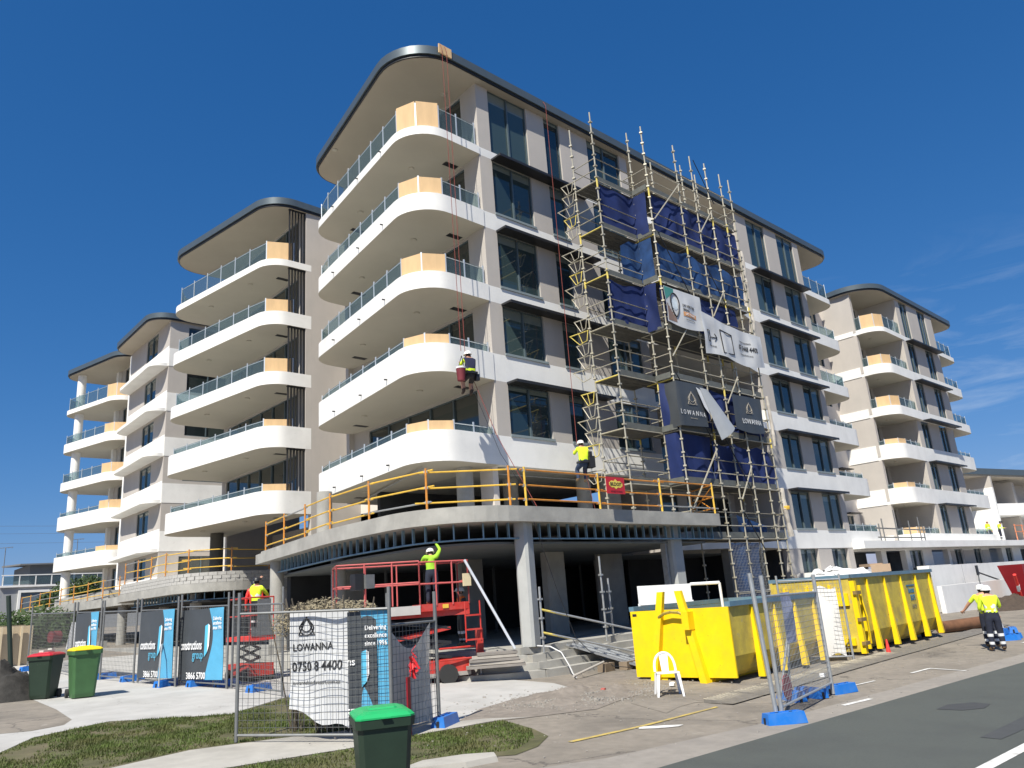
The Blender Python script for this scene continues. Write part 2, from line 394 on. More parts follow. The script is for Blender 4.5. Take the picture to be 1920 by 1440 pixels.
# ---------------------------------------------------------------- ground
def gpoly(name, P, dz, m, kind='structure', label=None, cat=None):
    mb = MB(); n = len(P)
    mb.add([(x, y, G(x, y)+dz) for x, y in P], [tuple(range(n))])
    o = link(name, mb.mesh(name, m)); o['kind'] = kind
    return o
gpoly('ground', [(-600,-600),(900,-600),(900,900),(-600,900)], 0, LOT)
gpoly('road', [(-200,-9),(400,-9),(400,6.62),(-200,6.62)], .004, ASPH)
gpoly('road_gutter', [(-200,6.62),(400,6.62),(400,8.3),(28,7.25),(12,7.2),(8.2,7.5),(6.9,7.9),(-200,7.9)], .004, SHOULD)
gpoly('concrete_apron', [(-6,18.2),(3.1,17.8),(3.6,17.62),(4.2,17.9),(4.5,18.6),(4.7,20.8),(4.8,23.7),(4.6,27),(4.6,40),(13.8,40),(13.8,14.0),(13.4,13.2),(11.32,12.84),(10.08,12.38),(8.97,11.62),(8.5,13.0),(8.46,14.69),(9.3,18.3),(6.79,16.3),(4.92,17.6),(3.46,16.75),(2.75,15.5),(-6,13)], .006, PAD)
gpoly('asphalt_drive', [(-6,18.25),(3.1,17.85),(3.55,17.7),(4.15,17.95),(4.42,18.6),(4.6,20.8),(4.7,23.7),(4.55,27),(4.5,40),(-6,40)], .003, LOT)
gpoly('dirt_patch', [(8.5,13.0),(8.97,11.62),(10.08,12.38),(11.32,12.84),(13.4,13.2),(13.8,14.1),(16.6,14.3),(14.6,12.4),(14.2,11.2),(12.6,10.9),(11.3,10.45),(9.99,10.79),(9.4,11.0),(8.0,11.35)], .008, DIRT)
gpoly('grass_verge', [(-6,12.9),(2.75,15.45),(3.46,16.7),(4.92,17.55),(6.79,16.25),(9.3,18.2),(8.42,14.69),(8.45,13.0),(8.0,12.3),(7.13,12.46),(5.97,12.8),(4.8,13.0),(3.61,12.62),(-6,9.5)], .008, TURF)
gpoly('footpath', [(-6,9.45),(3.61,12.6),(4.8,12.98),(5.97,12.78),(7.47,12.4),(8.05,11.9),(9.35,11.4),(9.99,10.8),(9.47,11.06),(7.57,11.07),(6.38,11.0),(5.05,11.16),(4.55,11.2),(-6,8.0)], .010, PATH)
gpoly('grass_strip', [(-6,7.9),(4.55,11.15),(5.05,11.1),(6.38,10.95),(7.57,11.03),(9.47,11.0),(9.15,9.9),(8.85,9.25),(8.2,8.8),(7.6,8.62),(7.18,8.9),(6.37,8.9),(-6,8.2)], .008, TURF)
# road markings
gpoly('lane_line', [(9.6,3.60),(60,3.60),(60,3.75),(9.6,3.75)], .009, PAINTW)
gpoly('yellow_kerb_line', [(8.7,8.60),(10.3,8.57),(12.63,8.72),(12.66,8.80),(10.3,8.66),(8.7,8.70)], .010, PAINTY)
for P in ([(19.2,7.9),(20.3,7.92),(20.3,8.0),(19.2,7.98)], [(20.1,7.1),(20.2,7.1),(20.4,7.98),(20.3,7.98)], [(13.9,6.98),(14.9,6.93),(14.93,7.03),(13.93,7.08)],
          [(15.9,9.2),(16.9,9.35),(16.9,9.42),(15.9,9.28)], [(28.5,8.2),(36,8.35),(36,8.45),(28.5,8.3)], [(16.6,8.02),(17.5,8.0),(17.5,8.06),(16.6,8.08)]):
    gpoly('painted_mark', P, .011, PAINTW)
gpoly('paint_splash', [(10.1,8.5),(10.3,8.3),(10.62,8.12),(10.8,8.16),(10.6,8.35),(10.4,8.5),(10.25,8.62)], .010, PAINTW)
gpoly('road_patch', [(14.3,5.62),(14.9,5.66),(15.35,5.4),(15.3,5.12),(14.8,5.05),(14.4,5.25)], .009, mat('dark_patch', (.05,.052,.055), .9, .1, 5))
gpoly('road_patch', [(12.2,4.05),(14.6,4.0),(14.6,4.35),(12.2,4.3)], .009, mat('skid_patch', (.057,.06,.062), .9, .1, 5))
# ---------------------------------------------------------------- apartment building
BLD = thing('apartment_building', 'white and taupe seven-storey apartment block under construction with curved balconies', 'apartment building', (25, 30, 0))
LV = {5:(18.88,19.23), 4:(15.72,16.42), 3:(12.65,13.30), 2:(9.56,10.60), 1:(6.45,7.52), 0:(3.40,4.34)}
RAILTOP = {5:20.25, 4:17.12, 3:14.02, 2:10.95, 1:7.84, 0:4.75}
SOF = 22.2
def bpart(name, mb, m, smooth=False): return part(name, mb, m, BLD, smooth)
def wall(axis, p, u0, u1, z0, z1, openings, th, m, name='wall'):
    """axis 'Y': wall in plane y=p, running in x; solid goes from p to p+th"""
    us = sorted({u0, u1} | {o for q in openings for o in q[:2] if u0 < o < u1}); nm = 'wall_panel'
    for a, b in zip(us, us[1:]):
        gaps = sorted((q[2], q[3]) for q in openings if q[0] <= a+1e-6 and q[1] >= b-1e-6); z = z0
        for g0, g1 in gaps + [(z1, z1)]:
            if g0 > z+1e-4:
                if axis == 'Y': bpart(name, MB().box(a, b, min(p, p+th), max(p, p+th), z, g0), m)
                else: bpart(name, MB().box(min(p, p+th), max(p, p+th), a, b, z, g0), m)
            z = max(z, g1)
def window(axis, p, u0, u1, z0, z1, n=2, parent=None, gm=None, dirn=1, fw_=.05, mull=None):
    """frame around n panes; the outer face is at p, the depth goes along dirn"""
    gm = gm or GLASS; mb = MB()
    def bx(a, b, z, zz, d0, d1):
        y0, y1 = sorted((p+dirn*d0, p+dirn*d1))
        if axis == 'Y': mb.box(a, b, y0, y1, z, zz)
        else: mb.box(y0, y1, a, b, z, zz)
    bx(u0, u1, z0, z0+fw_, 0, .12); bx(u0, u1, z1-fw_, z1, 0, .12)
    bx(u0, u0+fw_, z0+fw_, z1-fw_, 0, .12); bx(u1-fw_, u1, z0+fw_, z1-fw_, 0, .12)
    for k in range(1, n):
        u = u0+(u1-u0)*k/n; bx(u-.035, u+.035, z0+fw_, z1-fw_, -.03, .12)
    fr = part('window', mb, FRAME, parent or BLD) if parent is None else part('window', mb, FRAME, parent)
    for k in range(n):
        a = u0+(u1-u0)*k/n+.03; b = u0+(u1-u0)*(k+1)/n-.03; c = (a+b)/2
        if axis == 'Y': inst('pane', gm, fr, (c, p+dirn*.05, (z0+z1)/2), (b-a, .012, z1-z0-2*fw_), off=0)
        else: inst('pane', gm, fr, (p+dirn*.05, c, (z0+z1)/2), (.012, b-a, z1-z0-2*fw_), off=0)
    return fr
def sill(axis, p, u0, u1, z):
    mb = MB(); mb.box(u0-.02, u1+.06, p-.05, p+.12, z-.10, z-.01) if axis == 'Y' else mb.box(p-.05, p+.12, u0-.05, u1+.05, z-.10, z-.01)
    return bpart('window_sill', mb, SILL)
def awning(x0, x1, y, z):
    mb = MB(); mb.box(x0, x1, y-.56, y-.003, z-.05, z+.03); mb.box(x0, x1, y-.56, y-.52, z-.08, z-.05)
    a = bpart('awning', mb, BLACK)
def balcony(path, closing, lv, rail=True, ply=(), step=1.35, zb=None, zt=None, zr=None, lights=(), vents=(), inset=.14, rail_range=None, plyh=0, name='balcony', thick=.2, hooks=True, sign=1, tail=(), head=(), plyt=None):
    zb0, zt0 = LV.get(lv, (0,0)); zb = zb0 if zb is None else zb; zt = zt0 if zt is None else zt; zr = RAILTOP.get(lv) if zr is None else zr
    mb = MB(); poly = list(path)+list(closing); mb.prism(poly, zb, min(zb+thick, zt-.05))
    inn = offset(path, .16*sign)
    mb.strip(path, inn, min(zb+thick, zt-.05), zt)
    b = bpart(name, mb, WHITE, True)
    b.data.materials.append(SOFFITW)  # undersides: same white paint, shade painted in as a darker beige
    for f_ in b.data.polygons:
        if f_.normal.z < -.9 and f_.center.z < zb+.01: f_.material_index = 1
    if rail:
        rp = offset(path, inset*sign); tot = walk(rp, .5)[-1][1]; s0, s1 = rail_range or (0.15, tot-.15)
        if tail or head:
            lo_ = [tot*0+h_ for h_ in head]; hi_ = [tot-t_ for t_ in tail][::-1]
            a_ = lo_[-1] if lo_ else s0; b_ = hi_[0] if hi_ else s1; mid_ = walk(rp, step, a_, b_)
            W = [walk(rp, 99, h_, h_+.001)[0] for h_ in lo_[:-1]] + mid_ + [walk(rp, 99, h_-.001, h_)[-1] for h_ in hi_[1:]]
        else: W = walk(rp, step, s0, s1)
        hr = MB()
        for i, (p, s) in enumerate(W):
            q = W[min(i+1, len(W)-1)][0]-W[max(i-1, 0)][0]; rz = math.atan2(q.y, q.x)
            inst('railing_post', POST, b, (p.x, p.y, (zt+zr)/2+.03), (.055, .035, zr-zt+.08), rz, off=0)
            if i == 0: continue
            a = W[i-1][0]; c = (a+p)/2; d = p-a; rz = math.atan2(d.y, d.x)
            isply = (plyt and plyt[0] <= tot-(s+W[i-1][1])/2 <= plyt[1]) or any(lo <= (s+W[i-1][1])/2 <= hi for lo, hi in ply)
            # curved span: follow the edge with short panes
            if isply:
                inst('plywood_sheet', PLY, b, (c.x+math.sin(rz)*.02*sign, c.y-math.cos(rz)*.02*sign, (zt+zr)/2+.02+plyh/2), (d.length-.03, .018, zr-zt+.02+plyh), rz, off=0)
            else:
                inst('glass_pane', GLASSB, b, (c.x, c.y, (zt+zr)/2), (d.length-.06, .012, zr-zt-.04), rz, off=0)
            hr.tube((a.x, a.y, zr-.06), (p.x, p.y, zr-.06), .016, 5)
        part('handrail', hr, POST, b)
    if lights:
        for x, y in lights:
            m_ = MB().lathe([(.13,0),(.13,-.03),(.10,-.06),(.02,-.06)], 14, (x, y, zb)); part('ceiling_light', m_, SOFFITW, b, True)
    for x, y in vents:
        m_ = MB().box(x-.32, x+.32, y-.13, y+.13, zb-.012, zb-.002); part('ceiling_vent', m_, BLACK, b)
    return b
def drain(parent, x, y, z, dx, dy):
    part('overflow_spout', MB().tube((x, y, z), (x+dx*.12, y+dy*.12, z-.01), .028, 8), BLACK, parent)

# ---- front wing (nearest corner) : street facade
F0, FY = 17.80, 20.0
WX = [(18.44, 20.60), (21.66, 22.62), (24.45, 26.75)]
RX = [(37.96, 39.96), (41.36, 43.36)]
for lv in range(0, 6):
    zt = LV[lv][1]; ztop = SOF if lv == 5 else LV[lv+1][0]
    if lv == 0: continue
    op = [(a, b, zt, ztop) for a, b in WX]
    wall('Y', FY+.001, F0, 27.3, zt, ztop, op, .3, BEIGE)
    for i, (a, b) in enumerate(WX):
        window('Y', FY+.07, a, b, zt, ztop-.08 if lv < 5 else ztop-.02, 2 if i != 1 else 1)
        if lv < 5: sill('Y', FY, a, b, zt+.1)
    bpart('white_band', MB().box(F0, 27.3, FY, FY+.3, LV[lv][0], zt), WHITE)
    if 1 < lv: awning(18.40, 23.9, FY, LV[lv][0]-.02)
for lv in range(0, 6):
    zt = LV[lv][1]; ztop = SOF if lv == 5 else LV[lv+1][0]
    wall('Y', FY+.001, 36.7, 44.0, zt, ztop, [(a, b, zt, ztop) for a, b in RX], .3, BEIGE)
    for a, b in RX:
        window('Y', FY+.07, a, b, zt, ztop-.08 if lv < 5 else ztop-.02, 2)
        if lv < 5: sill('Y', FY, a, b, zt+.1)
    bpart('white_band', MB().box(36.7, 44.0, FY, FY+.3, LV[lv][0], zt), WHITE)
    if lv > 0: awning(37.75, 43.6, FY, LV[lv][0]-.02)
# recessed balconies between the two halves (behind the scaffold)
for lv in range(0, 6):
    zb, zt = LV[lv]; ztop = SOF if lv == 5 else LV[lv+1][0]
    path = rpath([(27.3, 20.02), (30.2, 19.35, 2.5), (33.8, 19.35, 2.5), (36.7, 20.02)])
    balcony(path, [(36.7, 22.6), (27.3, 22.6)], lv, step=1.5, zt=zb+.34, rail=False)
    wall('Y', 22.6, 27.3, 36.7, zb, ztop, [(27.9, 31.6, zb+.25, ztop-.2), (32.4, 36.2, zb+.25, ztop-.2)], .2, BEIGE)
    window('Y', 22.62, 27.9, 31.6, zb+.25, ztop-.2, 3, gm=GLASSD); window('Y', 22.62, 32.4, 36.2, zb+.25, ztop-.2, 3, gm=GLASSD)
    bpart('side_wall', MB().box(27.0, 27.3, 20.3, 22.6, zb, ztop), BEIGE); bpart('side_wall', MB().box(36.7, 37.0, 20.3, 22.6, zb, ztop), BEIGE)
# left flank of the front wing: glazing line x = 17.8
for lv in range(1, 6):
    zb, zt = LV[lv]; ztop = SOF if lv == 5 else LV[lv+1][0]; fl = zb+.25
    wall('X', F0, 20.302, 29.75, fl, ztop, [(21.0, 28.5, fl, ztop-.12)], .3, BEIGE, 'flank_wall')
    window('X', F0+.05, 21.0, 28.5, fl, ztop-.12, 5, gm=GLASSD)
    path = rpath([(F0, FY-.03), (14.45, 19.85, 1.35), (15.72, 29.75, 1.15), (17.55, 29.8)], n=10)[::-1]
    tot = walk(path, .5)[-1][1]
    b = balcony(path, [(17.8, 20.0), (17.82, 29.8)], lv, plyt=(1.93, 3.72), step=1.17, tail=(.12, 1.05, 1.93, 2.82, 3.72), head=(.6,),
        lights=((16.2, 22.4), (16.4, 26.6)), vents=((17.35, 21.3), (17.2, 28.2)), rail_range=(.6, tot-.1), plyh=.12 if lv == 5 else 0)
    for y in (22.4, 24.6, 27.2):
        x = 14.63+(y-21.2)*.128; drain(b, x, y, zb+.22, -1, 0)
bpart('end_wall', MB().box(17.55, 30, 29.75, 30.0, 6.45, SOF), BEIGE)
# roofs
def roof(path, z=SOF, lip=.09, h=.36, name='roof', inset=.07, slope=.03):
    cx = sum(p[0] for p in path)/len(path); cy = sum(p[1] for p in path)/len(path)
    A = offset(path, inset, True)
    if sum((p[0]*path[(i+1)%len(path)][1]-path[(i+1)%len(path)][0]*p[1]) for i, p in enumerate(path)) < 0: A = offset(path, -inset, True)
    ro = bpart(name, MB().prism(path, z+lip, z+lip+h), FASCIA, True)
    part('fascia_trim', MB().prism(A, z-.02, z+lip), BLACK, ro, True)
    B = offset(A, .05 if A != path else 0, True)
    sgn = 1 if sum((p[0]*path[(i+1)%len(path)][1]-path[(i+1)%len(path)][0]*p[1]) for i, p in enumerate(path)) > 0 else -1
    B = offset(path, sgn*(inset+.06), True)
    part('soffit', MB().prism(B, z-.035, z-.021), SOFFIT, ro)
    return ro
ra = roof(rpath([(17.6, 30.2), (15.75, 30.0, 1.4), (13.95, 19.52, 2.0), (48.55, 19.9, 1.3), (48.45, 25.2), (48.45, 30.2)], True, 10))
part('plywood_patch', MB().obox((15.95, 19.53, 22.50), .62, .05, .40, R(1)), PLY, ra)
for lv, x, y in ((9, 15.6, 27.4), (9, 17.2, 21.3)):
    part('ceiling_light', MB().lathe([(.12,0),(.12,-.03),(.09,-.06),(.02,-.06)], 14, (x, y, SOF-.035)), SOFFITW, ra, True)
bpart('recess_wall', MB().box(20.3, 20.6, 30.0, 33.4, 4, SOF), CREAM)
roof([(20.0, 30.2), (20.0, 33.5), (56, 33.5), (56, 24.4), (48.45, 24.4), (48.45, 30.2)], z=SOF-.03)
for lv in range(1, 6):
    zb = LV[lv][0]
    bpart('small_awning', MB().box(19.6, 20.3, 30.9, 32.2, zb-.6, zb-.55), BLACK)
    bpart('recess_window', MB().box(20.22, 20.3, 31.0, 32.1, zb-2.1, zb-1.1), FRAME)
# east end balconies of the front wing
for lv in range(0, 6):
    zb, zt = LV[lv]; ztop = SOF if lv == 5 else LV[lv+1][0]
    ext = {5:48.2, 4:48.3, 3:48.35, 2:48.4, 1:48.6, 0:49.0}[lv]
    path = rpath([(44.0, 20.03), (ext, 20.12, 1.0), (ext+.1, 24.4)], n=8)
    balcony(path, [(44.0, 24.4)], lv, step=1.1, rail_range=None, lights=((46.2, 21.6),), sign=1)
    wall('Y', 24.4, 44.0, 56.0, zb, ztop, [(44.6, 47.4, zb+.25, ztop-.5), (50.6, 52.0, zb+1.2, ztop-.5), (53.2, 54.6, zb+1.2, ztop-.5)], .3, CREAM)
    window('Y', 24.45, 44.6, 47.4, zb+.25, ztop-.5, 2, gm=GLASSD)
    for a in (50.6, 53.2):
        window('Y', 24.45, a, a+1.4, zb+1.2, ztop-.5, 2, gm=GLASSD); bpart('small_awning', MB().box(a-.2, a+1.6, 23.8, 24.397, ztop-.42, ztop-.36), BLACK)
    bpart('side_wall', MB().box(43.97, 44.0, 20.3, 24.4, zb, ztop), BEIGE)
# ---- second wing on the left (with black fins)
for lv in range(1, 6):
    zb, zt = LV[lv]; ztop = SOF if lv == 5 else LV[lv+1][0]; fl = zb+.25
    path = rpath([(17.598, 33.397), (15.35, 33.40, 1.2), (13.72, 43.45, 1.25), (17.598, 43.45)], n=10)[::-1]
    tot = walk(path, .5)[-1][1]
    balcony(path, [], lv, step=1.3, plyt=(.92, 2.32), tail=(.92, 2.32), head=(1.6,), lights=((15.7, 36.5), (15.2, 40.5)), vents=((16.8, 35.0),))
    wall('X', 17.3, 33.4, 43.4, fl, ztop, [(34.3, 42.8, fl, ztop-.12)], .3, BEIGE, 'flank_wall')
    window('X', 17.35, 34.3, 42.8, fl, ztop-.12, 6, gm=GLASSD)
    for k in range(6):
        inst('louvre_fin', BLACK, BLD, (16.43+.165*k, 33.52, (zt+ztop)/2), (.03, .14, ztop-zt-.01))
    bpart('louvre_rail', MB().box(16.38, 17.36, 33.46, 33.58, ztop-.07, ztop-.01), BLACK)
bpart('end_wall', MB().box(17.602, 20.3, 33.4, 33.7, 4.3, SOF), BEIGE)
bpart('end_wall', MB().box(17.602, 22, 43.2, 43.45, 4.3, SOF), BEIGE)
roof(rpath([(20.0, 43.6), (13.55, 43.9, 1.7), (15.25, 33.2, 1.6), (20.0, 33.35)], True, 10))
roof([(20.0, 33.52), (20.0, 61.6), (30, 61.6), (30, 33.52)], z=SOF-.06)
# ---- third wing (curved sun hoods over square windows)
CY0, CY1, CX = 52.15, 60.6, 16.85
for lv in range(0, 6):
    zb, zt = LV[lv]; ztop = SOF if lv == 5 else LV[lv+1][0]
    zw = zb+1.25 if lv else 4.6
    wall('X', CX, CY0, CY1, zb, ztop, [(54.6, 57.0, zw, ztop-.15)], .3, BEIGE, 'flank_wall')
    bpart('white_band', MB().box(CX-.03, CX, CY0, CY1, zb+.02, zb+1.45 if lv else 4.9), WHITE)
    window('X', CX+.05, 54.6, 57.0, zw, ztop-.15, 2)
    if lv:
        hood = rpath([(CX+.1, CY0+.05), (15.75, CY0+.05, .9), (15.95, CY1, .95), (CX+.1, CY1)], n=8)[::-1]
        bpart('sun_hood', MB().prism(hood, zb, zb+.22), WHITE, True)
    wall('Y', CY0, CX+.301, 22.5, zb, ztop, [(18.1, 21.0, zb+1.5, ztop-.3)], .3, BEIGE, 'side_wall')
    bpart('white_band', MB().box(CX, 22.5, CY0-.02, CY0, zb+.02, zb+1.3), WHITE)
    window('Y', CY0+.05, 18.1, 21.0, zb+1.5, ztop-.3, 2, gm=GLASSD)
roof(rpath([(22.5, 51.9), (15.5, 51.85, 1.5), (15.55, 61.0, 1.3), (22.5, 61.0)], True, 8), z=SOF-.01)
# ---- fourth wing (far left, round columns)
for lv in range(0, 6):
    zb, zt = LV[lv]; ztop = SOF if lv == 5 else LV[lv+1][0]
    if lv:
        path = rpath([(17.6, 61.95), (16.25, 61.75, 1.3), (14.15, 69.7, 1.1), (18.6, 69.7)], n=10)[::-1]
        tot = walk(path, .5)[-1][1]
        balcony(path, [(17.9, 62.0), (18.6, 69.6)], lv, step=1.5, plyt=(.3, 2.25), tail=(.3, 1.25, 2.25), head=(.3,), plyh=.25 if lv == 2 else 0)
    wall('X', 17.55, 61.3, 65.6, zb, ztop, [(62.7, 64.5, zb+.9, ztop-.15)], .3, BEIGE, 'flank_wall')
    bpart('corner_pier', MB().box(17.3, 17.9, 65.6, 66.1, zb, ztop), WHITE)
    window('X', 17.6, 62.7, 64.5, zb+.9, ztop-.15, 2, gm=GLASSD)
    bpart('column', MB().lathe([(.32, 0), (.32, ztop-zb-.003)], 20, (15.25, 68.1, zb+.2 if lv else 4.3)) if lv else MB().lathe([(.32, 0), (.32, 2.3)], 20, (15.25, 68.1, 4.1)), WHITE, True)
bpart('link_wall', MB().box(16.95, 17.5, 60.6, 61.3, 3.4, SOF), WHITE)
roof(rpath([(20, 61.2), (16.1, 61.1, 1.5), (13.95, 70.1, 1.4), (20, 70.1)], True, 10), z=SOF+.01)
# ---- east wing beyond the recess
EY = 20.55
for lv in range(0, 6):
    zb, zt = LV[lv]; ztop = SOF if lv == 5 else LV[lv+1][0]; fl = zb+.25
    xl = 55.45; y0 = EY + (.25 if lv < 3 else 0)
    if lv == 5: SX = 0
    path = rpath([(xl+.15, 22.3), (xl+.05, y0-.15, 1.2), (60.3, y0-.02)], n=8)
    balcony(path, [(60.3, 23.4), (xl+.3, 23.4)], lv, step=.95, ply=((.6, 2.5),), head=(.15, .58, 1.5, 2.45), lights=((57.5, 21.9),), sign=1)
    bpart('flank_wall', MB().box(xl+.12, xl+.45, 22.1, 25.2, fl-.02, ztop), BEIGE)
    bpart('white_band', MB().box(xl+.08, xl+.45, 22.3, 25.2, zb, zt+.02), WHITE)
    wall('Y', 23.4, xl+.3, 60.3, fl, ztop, [(56.4, 59.5, fl, ztop-.1)], .3, BEIGE)
    window('Y', 23.45, 56.4, 59.5, fl, ztop-.1, 2, gm=GLASSD)
    bpart('side_wall', MB().box(60.0, 60.3, y0+.31, 23.4, fl, ztop), BEIGE)
    ex = [(60.75, 62.2), (64.3, 65.9)]
    wall('Y', y0+.001, 60.0, 67.3, zt, ztop, [(a, b, zt, ztop) for a, b in ex], .3, BEIGE)
    for a, b in ex:
        window('Y', y0+.07, a, b, zt, ztop-.08, 2)
    bpart('white_band', MB().box(60.3, 67.3, y0, y0+.3, zb, zt), WHITE)
    if lv: awning(60.6, 66.9, y0, zb-.02)
    path = rpath([(67.3, y0+.03), (72.0 if lv > 1 else 73.3, y0+.15, 1.0), (72.2 if lv > 1 else 73.6, 25)], n=8)
    balcony(path, [(67.3, 25)], lv, step=1.1, sign=1)
    bpart('side_wall', MB().box(67.0, 67.3, y0+.31, 25, zt, ztop), BEIGE); wall('Y', 24.9, 67.3, 71, zb, ztop, [(67.8, 70.4, zb+.3, ztop-.3)], .2, BEIGE)
    window('Y', 24.95, 67.8, 70.4, zb+.3, ztop-.3, 2, gm=GLASSD)
roof(rpath([(55.6, 27), (54.95, 20.2, 2.4), (72.75, 20.5, 1.2), (72.7, 27)], True, 10), z=SOF+.012)
# ---- ground floor on the east side: lower band, piers, garage openings, planter walls
wall('Y', 20.02, 36.7, 44.0, .2, 3.4, [(38.0, 39.9, 1.9, 3.38), (41.4, 43.35, 1.9, 3.38)], .3, BEIGE)
window('Y', 20.2, 38.0, 39.9, 1.9, 3.38, 2); window('Y', 20.2, 41.4, 43.35, 1.9, 3.38, 2)
bpart('terrace_slab', MB().box(44.0, 76, 19.35, 24.4, 3.30, 3.72), WHITE)
ops = [(44.6, 48.7, .4, 3.2), (49.4, 52.3, .4, 3.2), (56.7, 59.6, .4, 3.2), (68.2, 71.2, .4, 3.2), (53.0, 55.1, 1.2, 3.2), (60.9, 62.5, 1.4, 3.2), (64.8, 66.5, 1.4, 3.2), (72.2, 73.8, 1.4, 3.2)]
wall('Y', 20.5, 44.0, 76, -.8, 3.30, ops, .35, WHITE)
for a, b, z0, z1 in ops[4:]: window('Y', 20.62, a, b, z0, z1, 2)
for a, b, z0, z1 in ops[:4]:
    bpart('garage_back_wall', MB().box(a-.4, b+.4, 23.2, 23.4, -.5, 3.28), INNER if a > 49 else BEIGE)
for a, b in ((60.1, 60.85), (62.55, 64.75), (66.55, 68.1)): bpart('taupe_panel', MB().box(a, b, 20.47, 20.5, .2, 3.1), BEIGE)
bpart('planter_wall', MB().box(37.0, 44.6, 18.9, 19.9, -.6, 2.16), WHITE)
bpart('planter_wall', MB().box(50.5, 54.2, 18.6, 19.3, -1, 2.15), WHITE)
bpart('boundary_wall', MB().box(54.2, 60.2, 18.9, 19.15, -1, 2.12), WHITE)
bpart('boundary_wall', MB().box(60.24, 84, 18.94, 19.19, -1.3, 2.10), WHITE)
bpart('boundary_wall', MB().box(49.0, 61.7, 17.6, 17.85, -1.1, .95), WHITE)
for u in (50.5, 55.9): bpart('panel_joint', MB().box(u, u+.03, 18.596, 18.6, 0, 2.1), MORTAR)

# ---- podium of the front wing
ppath = rpath([(13.25, 29.2), (11.95, 21.5, 14), (11.95, 15.72, 2.6), (24.6, 15.85)], n=12)
pc = [(27.6, 19.9), (17.8, 20.6), (17.8, 29.3)]
pod = bpart('podium_slab', MB().prism(ppath+[(25.3, 17.2), (25.3, 22), (36.7, 22), (36.7, 30), (13.4, 30)], 3.93, 4.30), CONC)
inn = offset(ppath, .22)
part('upstand', MB().strip(ppath, inn, 4.30, 4.36), CONC, pod)
# steel stud frame hanging under the slab edge
sp = offset(ppath, .42); sf = MB(); W = walk(sp, .40, 1.0)
for k, (p, s) in enumerate(W):
    rzz = 0
    if k: d = p-W[k-1][0]; rzz = math.atan2(d.y, d.x); sf.obox(((p.x+W[k-1][0].x)/2, (p.y+W[k-1][0].y)/2, 3.50), d.length, .09, .04, rzz)
for k, (p, s) in enumerate(W[1:]):
    d = p-W[k][0]; inst('ceiling_stud', mat('blue_steel_stud', (.20, .31, .38), .5, .2, 5, metal=.3), pod, (p.x, p.y, 3.715), (.035, .085, .43), math.atan2(d.y, d.x), off=0)
part('stud_track', sf, MATS['blue_steel_stud'], pod)
sub = offset(ppath, .75)
bpart('suspended_ceiling', MB().prism(sub+[(25.2, 22), (36, 22), (36, 29.8), (14.0, 29.8)], 3.38, 3.44), mat('grey_ceiling_board', (.16, .175, .18), .8, .1, 2))
# podium floor and curved steps
spath = rpath([(12.2, 30), (12.9, 21.2, 8), (13.9, 16.2, 1.6), (15.2, 16.05, 6), (24.5, 16.7)], n=10)
bpart('ground_floor_slab', MB().prism(spath+[(24.6, 20.3), (36.4, 20.3), (36, 30)], .42, .60), CONC)
for k, z in enumerate((.42, .24, .06)):
    o_ = offset(spath, -.30*(k+1))
    nn = len(o_); bpart('step', MB().prism(o_+[(24.8, 22), (16, 22), (14.5, 28)], z-.18 if k < 2 else -.6, z), CONC)
bpart('basement_mass', MB().prism(offset(spath, .5)+[(24.5, 20.4), (36.3, 20.4), (36, 30)], -.8, .42), CONC)
# columns
def sqcol(x, y, wd, dp, z0=.6, z1=3.93, rz=0, m=CONCD):
    c = .07; P = [(-wd/2+c,-dp/2),(wd/2-c,-dp/2),(wd/2,-dp/2+c),(wd/2,dp/2-c),(wd/2-c,dp/2),(-wd/2+c,dp/2),(-wd/2,dp/2-c),(-wd/2,-dp/2+c)]
    mb = MB().prism(P, z0, z1).xf(Matrix.Translation((x, y, 0)) @ Matrix.Rotation(rz, 4, 'Z'))
    return bpart('column', mb, m)
sqcol(15.12, 16.2, .48, .42, rz=R(20)); sqcol(22.6, 16.6, .6, .45)
bpart('steel_channel', MB().box(15.44, 15.52, 16.25, 16.4, .6, 3.38), GALV); bpart('steel_channel', MB().box(22.15, 22.25, 16.6, 16.8, .6, 3.38), GALV)
for x, y, wd, dp in ((18.1, 22.4, 1.1, .35), (19.6, 19.6, .9, .4), (24.2, 21.0, 1.4, .35), (28.2, 24.5, 1.8, .35), (26.5, 19.6, .5, .5), (16.0, 27.0, .9, .3), (31, 19.8, .5, .5)): sqcol(x, y, wd, dp, m=CONC)
for x, y in ((13.55, 28.4), (13.9, 24.4)): bpart('column', MB().lathe([(.26, 0), (.26, 3.33)], 20, (x, y, .6)), CONC, True)
# back of the shop floor
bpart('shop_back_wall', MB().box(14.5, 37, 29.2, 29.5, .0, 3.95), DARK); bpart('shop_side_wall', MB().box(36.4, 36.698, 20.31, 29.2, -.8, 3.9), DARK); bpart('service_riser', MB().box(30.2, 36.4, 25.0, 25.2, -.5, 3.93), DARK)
for k in range(9): bpart('timber_stud', MB().box(17.5+k*1.9, 17.58+k*1.9, 27.0, 27.1, .6, 3.38), INNER)
